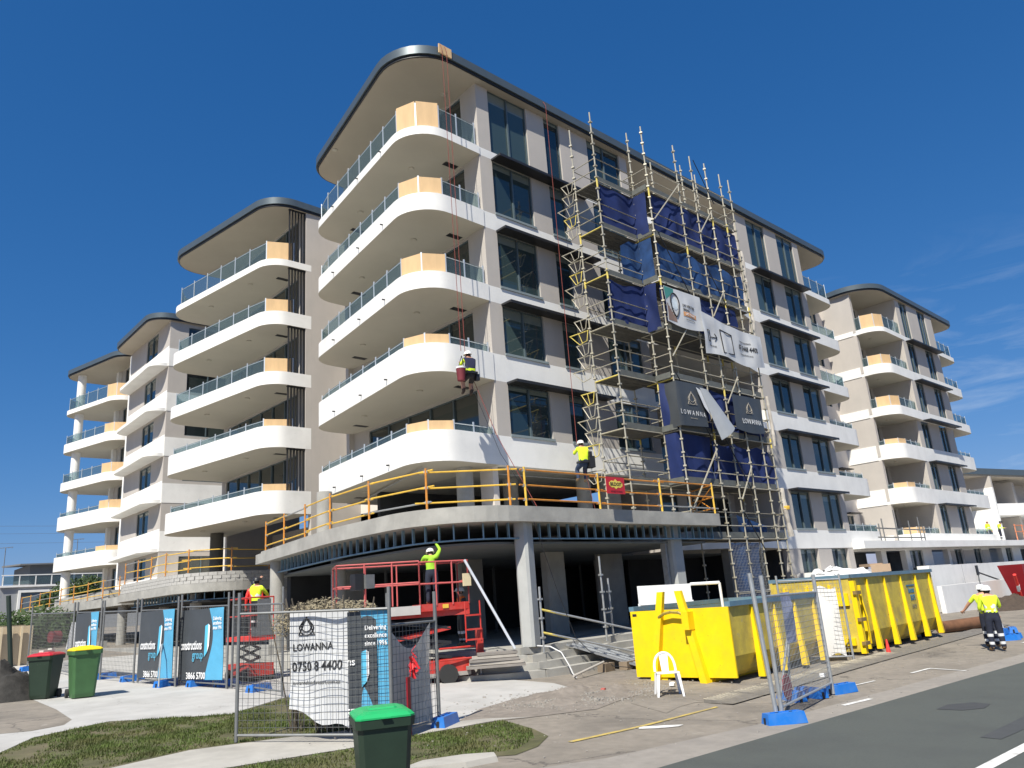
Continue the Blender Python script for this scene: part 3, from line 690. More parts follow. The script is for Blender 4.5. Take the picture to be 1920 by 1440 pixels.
# first-floor columns and dark interior behind the podium guard rail
for x, y in ((16.9, 20.9), (14.9, 27.2), (23.0, 20.9), (20.4, 22.4)):
    bpart('column', MB().lathe([(.30, 0), (.30, 2.15)], 20, (x, y, 4.30)), CONC, True)
bpart('first_floor_ceiling', MB().prism([(17.8, 20.3), (27.3, 20.3), (27.3, 29.7), (17.8, 29.7)], 6.452, 6.70), CONC)
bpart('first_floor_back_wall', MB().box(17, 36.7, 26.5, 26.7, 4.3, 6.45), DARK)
bpart('first_floor_pier', MB().box(24.0, 24.9, 20.6, 21.0, 4.3, 6.45), CONC); bpart('first_floor_pier', MB().box(17.7, 17.95, 20.3, 21.0, 4.3, 6.45), CREAM)
bpart('service_pipe', MB().tube((15.2, 21, 6.35), (17.5, 29, 6.35), .03, 6).tube((18, 20.8, 6.3), (27, 20.8, 6.3), .03, 6), GALV)
bpart('link_wall', MB().box(20.3, 20.6, 30.0, 52, 3.3, 6.5), CREAM)
# ---- middle podium with block parapet
q = rpath([(13.55, 47.9), (13.7, 37.6, 2.6), (22, 38.9)], n=14)
mp_ = bpart('podium_slab', MB().prism(q+[(24, 50), (14, 50)], 3.32, 3.74), CONC)
part('parapet_core', MB().strip(offset(q, .02), offset(q, .19), 3.74, 4.24), MORTAR, mp_)
W = walk(offset(q, .10), .40)
for r_ in range(3):
    for k in range(1, len(W)):
        a, b = W[k-1][0], W[k][0]
        sh = (b-a)*(.5 if r_ % 2 else 0); c = (a+b)/2+sh; d = b-a
        inst('concrete_block', BLOCKM, mp_, (c.x, c.y, 3.74+.165*r_+.083), (d.length-.012, .215, .153), math.atan2(d.y, d.x), off=0)
sp = offset(q, .5); W = walk(sp, .45, .5); sf = MB()
for k in range(1, len(W)):
    p = W[k][0]; d = p-W[k-1][0]; sf.obox((p.x, p.y, 3.15), .04, .08, .34, math.atan2(d.y, d.x)); sf.obox(((p.x+W[k-1][0].x)/2, (p.y+W[k-1][0].y)/2, 2.97), d.length, .09, .04, math.atan2(d.y, d.x))
part('stud_frame', sf, MATS['blue_steel_stud'], mp_)
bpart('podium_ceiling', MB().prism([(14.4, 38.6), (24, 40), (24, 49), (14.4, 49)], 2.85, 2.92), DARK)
for x, y in ((14.9, 40.2), (15.0, 45), (17.5, 41), (19, 38.8)): bpart('column', MB().lathe([(.28, 0), (.28, 2.8)], 16, (x, y, .5)), CONC, True)
bpart('column', MB().lathe([(.34, 0), (.34, 2.2)], 16, (16.4, 41.6, 4.24)), mat('dark_painted_column', (.10, .095, .08), .8, .1), True)
bpart('under_podium_wall', MB().box(19, 19.2, 30, 62, -.3, 3.3), INNER)
bpart('low_block_wall', MB().box(12.6, 12.8, 27, 50, .1, .95), CONC); bpart('low_block_wall', MB().box(13.4, 13.6, 50, 70, .3, 1.3), CONC)
# ---- far podium
q = rpath([(13.2, 76), (13.6, 62, 6), (14.4, 50.6)], n=8)
bpart('podium_slab', MB().prism(q+[(24, 50.6), (24, 76)], 3.25, 3.75), CONC)
bpart('podium_upstand', MB().prism([(14.6, 54), (17, 54), (17, 66), (14.2, 66)], 3.75, 4.3), CONC)
bpart('podium_upstand', MB().prism([(16.2, 50.7), (20, 50.7), (20, 54), (16.2, 54)], 3.75, 4.6), WHITE)
for y in (52, 57, 62, 67, 72): bpart('column', MB().lathe([(.28, 0), (.28, 2.6)], 14, (14.9, y, .65)), CONC, True)
# ---------------------------------------------------------------- guard rails on the podium edges
def guard(path, step, zt, label, mp_, mr, h=1.05, s0=0, s1=None, loc=None, over=.35, clamp=True, rails=(.22, .62, 1.06), group='guard rails along the podium edges', sgn=-1):
    W = walk(path, step, s0, s1); r = thing('guard_rail', label, 'guard rail', loc or (W[0][0].x, W[0][0].y, zt), 0, group)
    for k, (p, s) in enumerate(W):
        q = W[min(k+1, len(W)-1)][0]-W[max(k-1, 0)][0]; q.normalize(); nx, ny = q.y*-sgn, -q.x*-sgn
        mb = MB().tube((p.x, p.y, zt-.02), (p.x, p.y, zt+h+.1), .033, 8); part('stanchion', mb, mp_, r)
        mb = MB()
        for z in rails: mb.obox((p.x-nx*0+nx*.03, p.y+ny*.03, zt+z), .10, .09, .07, math.atan2(q.y, q.x))
        if clamp:
            c = []
            for t in range(7):
                a = t/6*math.pi*.85; c.append((p.x+nx*(.03+.10*math.sin(a)), p.y+ny*(.03+.10*math.sin(a)), zt-.02-.34*t/6))
            mb.poly(c, .02, 5); mb.obox((p.x, p.y, zt-.02), .16, .14, .05, math.atan2(q.y, q.x))
        part('clamp', mb, GALV, r)
        if k:
            a = W[k-1][0]; d = (p-a).normalized()
            for i, z in enumerate(rails):
                e0 = a-d*over*random.uniform(.2, 1); e1 = p+d*over*random.uniform(.2, 1); j = (.035 if k % 2 else .0)
                m_ = mr if random.random() < .85 else GALV
                part('rail', MB().tube((e0.x+nx*.045, e0.y+ny*.045, zt+z-.02+j), (e1.x+nx*.045, e1.y+ny*.045, zt+z-.02+j+random.uniform(-.02, .02)), .024, 6), m_, r)
    return r
gp = offset(ppath, .10)
tot = walk(gp, 1)[-1][1]
guard(gp, 2.35, 4.34, 'orange stanchions with yellow rails round the curved corner of the nearest podium', ORANGE, YRAIL, s0=.3, s1=tot-10.2, sgn=1)
r_ = guard(gp, 2.75, 4.34, 'long orange guard rail on the street side of the nearest podium, with red sign', YRAIL, ORANGE, s0=tot-9.6, s1=tot-.1, sgn=1)
mb = MB()
for z in (.22, .62, 1.06):
    mb.tube((24.45, 15.95, 4.34+z), (25.2, 17.4, 4.34+z), .024, 6)
mb.tube((24.5, 16.0, 4.5), (25.2, 17.4, 5.3), .02, 6).tube((24.5, 16.0, 5.3), (25.2, 17.4, 4.6), .02, 6).tube((25.2, 17.4, 4.3), (25.2, 17.4, 5.5), .033, 8)
part('return_rail', mb, ORANGE, r_)
q2 = offset(rpath([(13.55, 47.9), (13.7, 37.6, 2.6), (20, 38.7)], n=14), .1)
guard(q2, 2.2, 4.26, 'orange and yellow guard rail above the grey concrete block parapet of the middle podium', ORANGE, YRAIL, s0=.3, s1=12.8, sgn=1)
q3 = [(13.5, 73.5), (13.75, 62), (14.35, 51)]
guard(q3, 2.9, 3.78, 'most distant orange guard rail, low on the far left podium', ORANGE, YRAIL, sgn=1)
# red square sign on the street rail
sg = thing('sign', 'red square sign with a yellow badge hung on the orange podium rail', 'sign', (18.5, 15.55, 4.85))
part('board', MB().box(18.12, 18.98, 15.50, 15.52, 4.80, 5.32), mat('sign_red', (.50, .02, .03), .45, .05), sg)
bad = [(18.24,5.14),(18.36,5.21),(18.46,5.19),(18.55,5.26),(18.64,5.19),(18.76,5.20),(18.87,5.13),(18.87,5.05),(18.76,4.99),(18.64,5.00),(18.55,4.94),(18.46,5.00),(18.36,4.99),(18.24,5.06)]
def flat(pts, y, t=.003): mb = MB(); n = len(pts); return mb.add([(a, y, b) for a, b in pts]+[(a, y-t, b) for a, b in pts], [tuple(range(n)), tuple(range(n, 2*n))[::-1]]+[(i, (i+1)%n, n+(i+1)%n, n+i) for i in range(n)])
part('badge', flat(bad, 15.497), mat('badge_yellow', (.75, .58, .10), .5, 0), sg)
def text_plane(s, size, m, parent, c, rz, bold=False, tilt=0, sx=1, name='lettering'):
    me = text_mesh(s, size, m, name, .002, bold)
    mx = Matrix.Translation(c) @ Matrix.Rotation(rz, 4, 'Z') @ Matrix.Rotation(R(90)-tilt, 4, 'X') @ Matrix.Diagonal((sx, 1, 1, 1)); me.transform(mx)
    o = link(name, me, parent)
    if parent is not None and parent.type == 'EMPTY': o.location = -Vector(parent.location)
    return o
text_plane('BILDOIT', .145, INKB, sg, (18.555, 15.49, 5.095), 0, True)
text_plane('WE GET IT DONE', .07, mat('dark_red_print', (.16, .01, .02), .5, 0), sg, (18.56, 15.496, 4.87), 0, True)

# ---------------------------------------------------------------- scaffold
SC = thing('scaffold', 'tall steel tube scaffold wrapping the recessed middle of the street facade', 'scaffold', (26, 17, -.3))
OUT = [(21.3, 17.10), (23.6, 16.35), (25.8, 16.35), (27.0, 16.35), (28.15, 16.35), (29.3, 16.35), (30.05, 16.35)]
INN = [(21.3, 18.25), (23.6, 17.10), (23.6, 18.25), (25.8, 17.6), (28.15, 17.6), (29.3, 17.6), (30.05, 17.6)]
TOPS = {(21.3, 17.10):20.6, (23.6, 16.35):20.45, (25.8, 16.35):20.4, (27.0, 16.35):20.3, (28.15, 16.35):20.35, (29.3, 16.35):20.2, (30.05, 16.35):20.15,
        (21.3, 18.25):20.4, (23.6, 17.10):20.55, (23.6, 18.25):18.5, (25.8, 17.6):20.2, (28.15, 17.6):20.9, (29.3, 17.6):20.8, (30.05, 17.6):19.2}
for i, (p, t) in enumerate(TOPS.items()):
    zb = 4.3 if p[0] < 25 else G(*p)
    mb = MB().tube((p[0], p[1], zb), (p[0], p[1], t), .030, 6)
    z = zb+.35
    while z < t-.25: mb.obox((p[0], p[1], z), .12, .12, .055, .5*i); z += .5
    part('standard', mb, SCAFM, SC)
    for z0 in random.sample([5.2, 7.3, 9.2, 11.2, 13.3, 15.2, 17.2], 2 if t > 19 else 1):
        part('joint_sleeve', MB().tube((p[0], p[1], z0), (p[0], p[1], z0+.42), .038, 6), SCAFY, SC)
DECKS = [3.5, 5.5, 7.5, 9.5, 11.5, 13.5, 15.5, 17.5]
def ledger(a, b, z, m=SCAFM, r=.022, name='ledger', dz=0):
    part(name, MB().tube((a[0], a[1], z), (b[0], b[1], z+dz), r, 5), m, SC)
for z in DECKS+[1.5, -0.05+1.6]:
    low = z < 4
    bays = [(OUT[k], OUT[k+1]) for k in range(1, 6)] + ([] if low else [(OUT[0], (23.6, 17.10))])
    if z < 1.7:
        for a, b in bays[1:]: ledger(a, b, z)
        continue
    for a, b in bays:
        for dz in (0, .5, 1.0, 1.5 if z == 17.5 and a[0] > 23 else 1.0):
            if dz == 1.5: ledger(a, b, z+1.5); continue
            ledger(a, b, z+dz)
        if a[0] < 28:
            part('toe_board', MB().box(a[0]+.05, b[0]-.05, a[1]+.05, a[1]+.075, z+.05, z+.27), mat('toe_board_grey', (.11, .115, .105), .6, .2, 4), SC)
        else: part('toe_board', MB().box(a[0]+.05, b[0]-.05, a[1]+.05, a[1]+.075, z+.05, z+.27), MATS['toe_board_grey'], SC)
        ledger((a[0], a[1]+1.2), (b[0], a[1]+1.2), z); ledger((a[0], a[1]+1.2), (b[0], a[1]+1.2), z+1.0)
        yy = a[1]+.12
        for k in range(5 if a[0] > 23 else 4):
            inst('plank', mat('scaffold_plank', (.085, .08, .068), .7, .25, 4), SC, ((a[0]+b[0])/2, yy+.13+k*.262, z+.02), (b[0]-a[0]-.02, .245, .04))
    for (x, y0, y1) in ([] if low else [(21.3, 17.1, 18.25)])+[(23.6, 16.35, 17.6), (30.05, 16.35, 17.6), (25.8, 16.35, 17.6), (28.15, 16.35, 17.6)]:
        hot = (z in (9.5, 15.5, 13.5)) and x < 24
        for dz in ((0, .5, 1.0) if x < 24 or x > 30 else (0,)):
            ledger((x, y0), (x, y1), z+dz, SCAFY if hot and dz == 0 else SCAFM, .03 if dz == 0 else .02, 'transom')
    if z > 4: part('end_toe_board', MB().box(23.50, 23.53, 16.4, 17.1, z+.04, z+.26), MATS['toe_board_grey'], SC)
# hop-up brackets stored up the left side
z = 6.2; k = 0
while z < 18.2:
    L_ = .65 if k % 3 else .95
    mb = MB().tube((21.3, 18.25, z), (21.22, 18.3+L_, z), .024, 5).tube((21.24, 18.3, z), (21.2, 18.36, z-.42), .016, 5).tube((21.2, 18.36, z-.42), (21.2, 18.36+L_*.4, z-.48), .016, 5).tube((21.2, 18.36+L_*.4, z-.48), (21.22, 18.3+L_*.95, z-.02), .016, 5).tube((21.22, 18.3+L_*.5, z), (21.2, 18.36+L_*.25, z-.45), .014, 5)
    part('hop_up_bracket', mb, SCAFY if k % 4 == 1 else SCAFM, SC); z += .5 if k % 5 else .95; k += 1
for a, b, m_, rr in [((25.74,18.45),(23.6,16.14),SCAFM,.026), ((28.0,17.85),(26.84,16.47),SCAFM,.026), ((28.0,14.02),(26.89,12.63),SCAFM,.026), ((24.81,11.7),(23.6,10.35),SCAFM,.026),
        ((28.03,10.16),(26.95,8.88),SCAFM,.026), ((23.6,9.75),(25.75,6.9),BLACK,.022), ((25.7,6.92),(23.6,4.56),SCAFM,.03), ((28.03,6.39),(26.96,5.01),SCAFM,.028), ((26.96,4.52),(28.14,3.0),BLACK,.022),
        ((23.7,15.6),(26.2,12.1),BLACK,.02), ((26.9,14.9),(28.3,12.9),BLACK,.02), ((27.1,20.1),(28.3,18.3),BLACK,.02), ((25.85,8.2),(27.9,5.2),BLACK,.022), ((28.2,1.5),(27.5,.1),SCAFM,.026)]:
    part('brace', MB().tube((a[0], 16.24, a[1]), (b[0], 16.24, b[1]), rr, 5), m_, SC)

# ---------------------------------------------------------------- sheets and banners
def sheetfn(path, z0, z1, amp=.08, seed=0, sag=.0, ztl=None, out=(0,-1)):
    """u metres along the path, v metres below the top edge -> point (lift pushes outwards)"""
    L_ = [0]
    for i in range(1, len(path)): L_.append(L_[-1]+(Vector(path[i])-Vector(path[i-1])).length)
    W_ = L_[-1]
    def fn(u, v, lift=0):
        uu = min(max(u, 0), W_)
        for i in range(1, len(path)):
            if uu <= L_[i]+1e-6: break
        t = (uu-L_[i-1])/(L_[i]-L_[i-1]); a = Vector(path[i-1]); b = Vector(path[i]); p = a+(b-a)*t; d = (b-a).normalized(); n = Vector((d.y, -d.x))
        s = u/W_; za = z1 if not callable(z1) else z1(s); zb = z0 if not callable(z0) else z0(s); H = (za-zb)
        f = v/ max(H, .01); z = za - v
        w_ = mnoise.noise(Vector((u*.9+seed*7, z*.55, seed)))*1.0 + mnoise.noise(Vector((u*2.4+seed*3, z*1.1+u*.8, seed+9)))*.5 + .25*math.sin(u*5+seed+z*1.5)
        dd = amp*w_*(.35+.65*math.sin(min(max(f, 0), 1)*math.pi)) + lift
        return Vector((p.x+n.x*dd, p.y+n.y*dd, z))
    fn.W = W_; fn.z0 = z0; fn.z1 = z1
    return fn
def sheet_mb(fn, nu=None, nv=14, u0=0, u1=None, v0=0, v1=None, lift=0, mask=None):
    u1 = fn.W if u1 is None else u1; nu = nu or max(6, int((u1-u0)*9)); mb = MB(); V = []; F = []
    for j in range(nv+1):
        for i in range(nu+1):
            s = u0+(u1-u0)*i/nu; za = fn.z1 if not callable(fn.z1) else fn.z1(s/fn.W); zb = fn.z0 if not callable(fn.z0) else fn.z0(s/fn.W)
            a = v0; b = (za-zb) if v1 is None else v1
            V.append(fn(s, a+(b-a)*j/nv, lift))
    for j in range(nv):
        for i in range(nu):
            if mask and not mask((i+.5)/nu, (j+.5)/nv): continue
            F.append((j*(nu+1)+i, j*(nu+1)+i+1, (j+1)*(nu+1)+i+1, (j+1)*(nu+1)+i))
    return mb.add(V, F)
def cloth(label, path, z0, z1, m, amp=.09, seed=1, name='shade_cloth', cat='shade cloth', group=None, mask=None, nv=16):
    fn = sheetfn(path, z0, z1, amp, seed); o = solo(name, sheet_mb(fn, nv=nv, mask=mask), m, label, cat, group, True); return o, fn
gs = 'shade cloths tied behind the scaffold rails'
cloth('top navy shade cloth, left bay of the scaffold', [(21.36, 17.2), (23.5, 17.2), (23.5, 16.5)], lambda s: 15.55+.1*s, lambda s: 17.45, CLOTHN, .10, 1, group=gs)
cloth('widest navy shade cloth, on the uppermost lift just right of the scaffold step', [(23.68, 16.45), (30.0, 16.45)], lambda s: 15.6, lambda s: 17.45-.5*max(0, s-.7), CLOTHN, .16, 2, group=gs)
cloth('lighter blue shade cloth with a rounded upper corner, second lift from the top', [(22.4, 17.2), (23.5, 17.2), (23.5, 16.5)], 13.65, lambda s: 15.4-1.1*max(0, .35-s)**1.0, CLOTHB, .10, 3, group=gs)
cloth('long crumpled bright blue shade cloth, second lift from the top', [(23.68, 16.45), (30.0, 16.45)], 13.6, lambda s: 15.35-.25*abs(math.sin(s*9)), CLOTHB, .20, 4, group=gs)
cloth('smooth navy shade cloth left of the white banner with the teal corner', [(21.36, 17.2), (23.5, 17.2), (23.5, 16.5)], 11.55, lambda s: 13.4-.1*math.sin(s*6), CLOTHN, .14, 5, group=gs)
cloth('navy shade cloth behind the two white banners', [(23.68, 16.5), (29.1, 16.5)], lambda s: 11.9-.15*s, 13.4, CLOTHN, .14, 6, group=gs)
cloth('navy shade cloth behind the charcoal lettered banners', [(23.5, 17.0), (23.62, 16.5), (29.9, 16.5)], 7.55, lambda s: 9.45-.12*math.sin(s*14), CLOTHN, .14, 7, group=gs)
cloth('bulging navy shade cloth below the charcoal banners, left piece', [(23.5, 17.0), (23.55, 16.5), (25.7, 16.5)], 5.75, 7.42, CLOTHN, .13, 8, group=gs)
cloth('bulging navy shade cloth below the charcoal banners, right piece', [(25.75, 16.5), (30.0, 16.5)], 5.7, lambda s: 7.3-.15*abs(math.sin(s*8)), CLOTHN, .2, 9, group=gs)
cloth('small blue shade cloth scrap above the lowest toe boards', [(26.9, 16.6), (29.0, 16.6)], 3.75, lambda s: 4.45-.4*s, CLOTHB, .10, 10, group=gs)
o_, fn_ = cloth('blue shade cloth with wire mesh reaching down to the ground behind the skips', [(25.85, 16.42), (27.95, 16.42)], .1, 3.35, CLOTHB, .14, 11, group=gs)
mb = MB()
for k in range(22): mb.tube((25.85+k*.1, 16.30, .1), (25.85+k*.1, 16.30, 3.3), .004, 3)
for k in range(30): mb.tube((25.85, 16.30, .15+k*.105), (27.95, 16.30, .15+k*.105), .004, 3)
part('wire_mesh', mb, GALV, o_)['kind'] = 'stuff'
# white banner 1
b1, f1 = cloth('white banner with a teal corner, black loop and orange label', [(23.5, 16.18), (25.85, 16.15)], lambda s: 11.75-.12*math.sin(s*3.1)+.0*s, lambda s: 13.22-.02*s, BANW, .07, 21, name='banner', cat='banner')
part('teal_print', sheet_mb(f1, u0=.02, u1=.62, v0=.02, v1=.55, lift=.008, nv=8, mask=lambda a, b: b < 1.15-a*.9), INKT, b1, True)
part('brown_print', sheet_mb(f1, u0=.05, u1=.62, v0=.62, v1=1.42, lift=.006, nv=8, mask=lambda a, b: b > a*.75), mat('brown_print', (.26, .17, .13), .6, .1), b1, True)
part('photo_print', sheet_mb(f1, u0=.35, u1=.85, v0=.35, v1=.95, lift=.010, nv=12, mask=lambda a, b: ((a-.5)/.40)**2+((b-.5)/.45)**2 < 1), mat('sky_photo_print', (.55, .62, .66), .6, .15, 3), b1, True)
mb = MB(); ring = []
for k in range(41):
    t = k/40*2*math.pi; ww = .26*(1-.45*max(0, -math.sin(t))); ring.append(f1(.60+ww*math.cos(t), .62-.42*math.sin(t)+(.14 if math.sin(t) < -.2 else 0), .02))
mb.poly(ring, .026, 5); part('black_loop', mb, INKB, b1)
text_on('LIVE HERE THIS', .16, INKB, b1, lambda u, v, l: f1(u, -v, l), 1.45, -.62, bold=True, sx=.75)
text_on('SPRING', .16, INKB, b1, lambda u, v, l: f1(u, -v, l), 1.25, -.80, bold=True, sx=.75)
part('orange_label', sheet_mb(f1, u0=1.05, u1=1.95, v0=.88, v1=1.06, lift=.012, nv=3), INKO, b1, True)
text_on('LAST CHANCE', .13, INKW, b1, lambda u, v, l: f1(u, -v, l), 1.5, -.97, lift=.024, bold=True, sx=.8)
text_on('lowannabeachresort.com.au', .07, INKB, b1, lambda u, v, l: f1(u, -v, l), 1.5, -1.18, sx=.8)
# white banner 2
b2, f2 = cloth('long white banner with a phone and arrow symbol sagging across the scaffold', [(25.72, 16.12), (30.2, 16.12)], lambda s: 10.78+.10*math.sin(s*7), lambda s: 12.62-.9*s+.55*s*s, BANW, .10, 22, name='banner', cat='banner')
def f2z(u, z, l=.015):
    s = u/f2.W; return f2(u, f2.z1(s)-z, l)
def quad(fn, pts, m, parent, name, r=.02):
    part(name, MB().poly([fn(a, b) for a, b in pts+pts[:1]], r, 4), m, parent)
quad(f2z, [(.30, 11.85), (.52, 11.85), (.52, 11.38), (.30, 11.38)], INKB, b2, 'phone_symbol', .014)
part('arrow_symbol', MB().poly([f2z(.62, 11.6), f2z(.98, 11.6)], .016, 4).poly([f2z(.84, 11.76), f2z(.98, 11.6), f2z(.84, 11.44)], .016, 4), INKB, b2)
text_on('LEARN MORE', .11, INKB, b2, lambda u, v, l: f2z(u, v, l), .62, 11.2, sx=.8)
quad(f2z, [(1.2, 12.0), (2.05, 11.9), (2.1, 11.05), (1.3, 11.02)], INKB, b2, 'square_border', .022)
text_on('lowanna apartments', .13, INKB, b2, lambda u, v, l: f2z(u, v, l), 3.05, 11.75, sx=.8)
text_on('07 5468 4400', .30, INKB, b2, lambda u, v, l: f2z(u, v, l), 3.2, 11.48, bold=True, sx=.8)
text_on('lowannabeachresort.com.au', .10, INKB, b2, lambda u, v, l: f2z(u, v, l), 3.1, 11.2, sx=.8)
# charcoal banners
def emblem(fn, u, v, s, parent, m=None):
    m = m or mat('bronze_print', (.42, .38, .32), .6, 0); mb = MB()
    for w_, h_, o_ in ((.30, .62, 0), (.22, .46, .05)):
        pts = [];
        for k in range(25):
            t = k/24*2*math.pi; x = w_*s*math.cos(t)*(1-.55*max(0, math.sin(t))); y = h_*s*.5*math.sin(t)+o_*s; pts.append(fn(u+x, v+y, .02))
        mb.poly(pts, .009, 4)
    for sg_ in (-1, 1): mb.poly([fn(u+sg_*.02*s, v+.38*s, .02), fn(u-sg_*.34*s, v-.30*s, .02)], .009, 4)
    mb.poly([fn(u-.34*s, v-.30*s, .02), fn(u+.34*s, v-.30*s, .02)], .009, 4)
    part('emblem', mb, m, parent)
b3, f3 = cloth('larger charcoal LOWANNA banner at the scaffold step', [(23.52, 16.75), (23.46, 16.17), (25.15, 16.12)], lambda s: 7.6+.1*s, lambda s: 9.35, BANG, .05, 31, name='banner', cat='banner', group='charcoal LOWANNA banners')
text_on('L O W A N N A', .26, INKW, b3, lambda u, v, l: f3(u, 9.35-v, l), 1.38, 8.15, bold=False, sx=.88)
emblem(lambda u, v, l: f3(u, 9.35-v, l), 1.40, 8.72, .75, b3)
text_on('BIRTINYA WATERS', .05, MATS['bronze_print'], b3, lambda u, v, l: f3(u, 9.35-v, l), 1.4, 7.95)
b4, f4 = cloth('smaller charcoal LOWANNA banner right of the loose grey sail', [(27.15, 16.14), (29.35, 16.14)], lambda s: 7.85-.1*math.sin(s*3), lambda s: 9.28+.04*s, BANG, .07, 32, name='banner', cat='banner', group='charcoal LOWANNA banners')
text_on('LOWANNA', .30, INKW, b4, lambda u, v, l: f4(u, 9.3-v, l), 1.25, 8.22, sx=.95)
emblem(lambda u, v, l: f4(u, 9.3-v, l), 1.15, 8.78, .68, b4)
V = []; F = []; N = 12
for j in range(N+1):
    for i in range(N+1):
        a = Vector((24.75, 16.02, 9.2)).lerp(Vector((25.15, 15.95, 9.15)), i/N); b = Vector((25.66, 15.95, 7.2)).lerp(Vector((26.8, 16.0, 7.8)), i/N)
        p = a.lerp(b, j/N); p.y -= .10*math.sin(i/N*math.pi)*(j/N)*1.5; V.append(p)
for j in range(N):
    for i in range(N): F.append((j*(N+1)+i, j*(N+1)+i+1, (j+1)*(N+1)+i+1, (j+1)*(N+1)+i))
solo('loose_sail', MB().add(V, F), mat('grey_sail', (.40, .42, .44), .6, .06), 'loose grey flap blown out between the two charcoal banners', 'banner', smooth=True)
V = [(24.55,16.05,9.2),(24.95,16.02,9.05),(25.2,16.0,8.15),(24.9,16.02,8.45)]
solo('loose_sail', MB().add(V, [(0,1,2,3)]), mat('pale_sail', (.62, .63, .64), .6, .06), 'small pale flap folded beside the larger charcoal banner', 'banner')
# bundled white netting down the right side
def bundle(pts, r, label, m=MESHW, name='netting_bundle'):
    mb = MB()
    for i in range(len(pts)-1):
        a, b = Vector(pts[i]), Vector(pts[i+1]); n_ = 6
        for k in range(n_):
            rr = r*(1+.5*mnoise.noise(a.lerp(b, k/n_)*3)); r2_ = r*(1+.5*mnoise.noise(a.lerp(b, (k+1)/n_)*3)); mb.tube(a.lerp(b, k/n_), a.lerp(b, (k+1)/n_), rr, 8, r2_)
    solo(name, mb, m, label, 'netting', 'netting bundled down the right side of the scaffold', True)
bundle([(30.4, 16.5, 16.6), (30.3, 16.45, 15), (30.5, 16.5, 13.6), (30.35, 16.5, 12.2)], .11, 'long bundle of off white netting beside the upper lifts')
bundle([(30.25, 16.3, 9.6), (30.3, 16.3, 8.4), (30.25, 16.3, 7.4)], .07, 'short bundle of off white netting beside the charcoal banner')
bundle([(30.3, 16.35, 5.6), (30.25, 16.3, 4.7), (30.4, 16.3, 3.6)], .10, 'bundle of off white netting with a yellow tie beside the lowest lift')
bundle([(30.3, 16.28, 4.85), (30.3, 16.28, 4.7)], .13, 'yellow tie round the lowest netting bundle', YRAIL, 'yellow_tie')

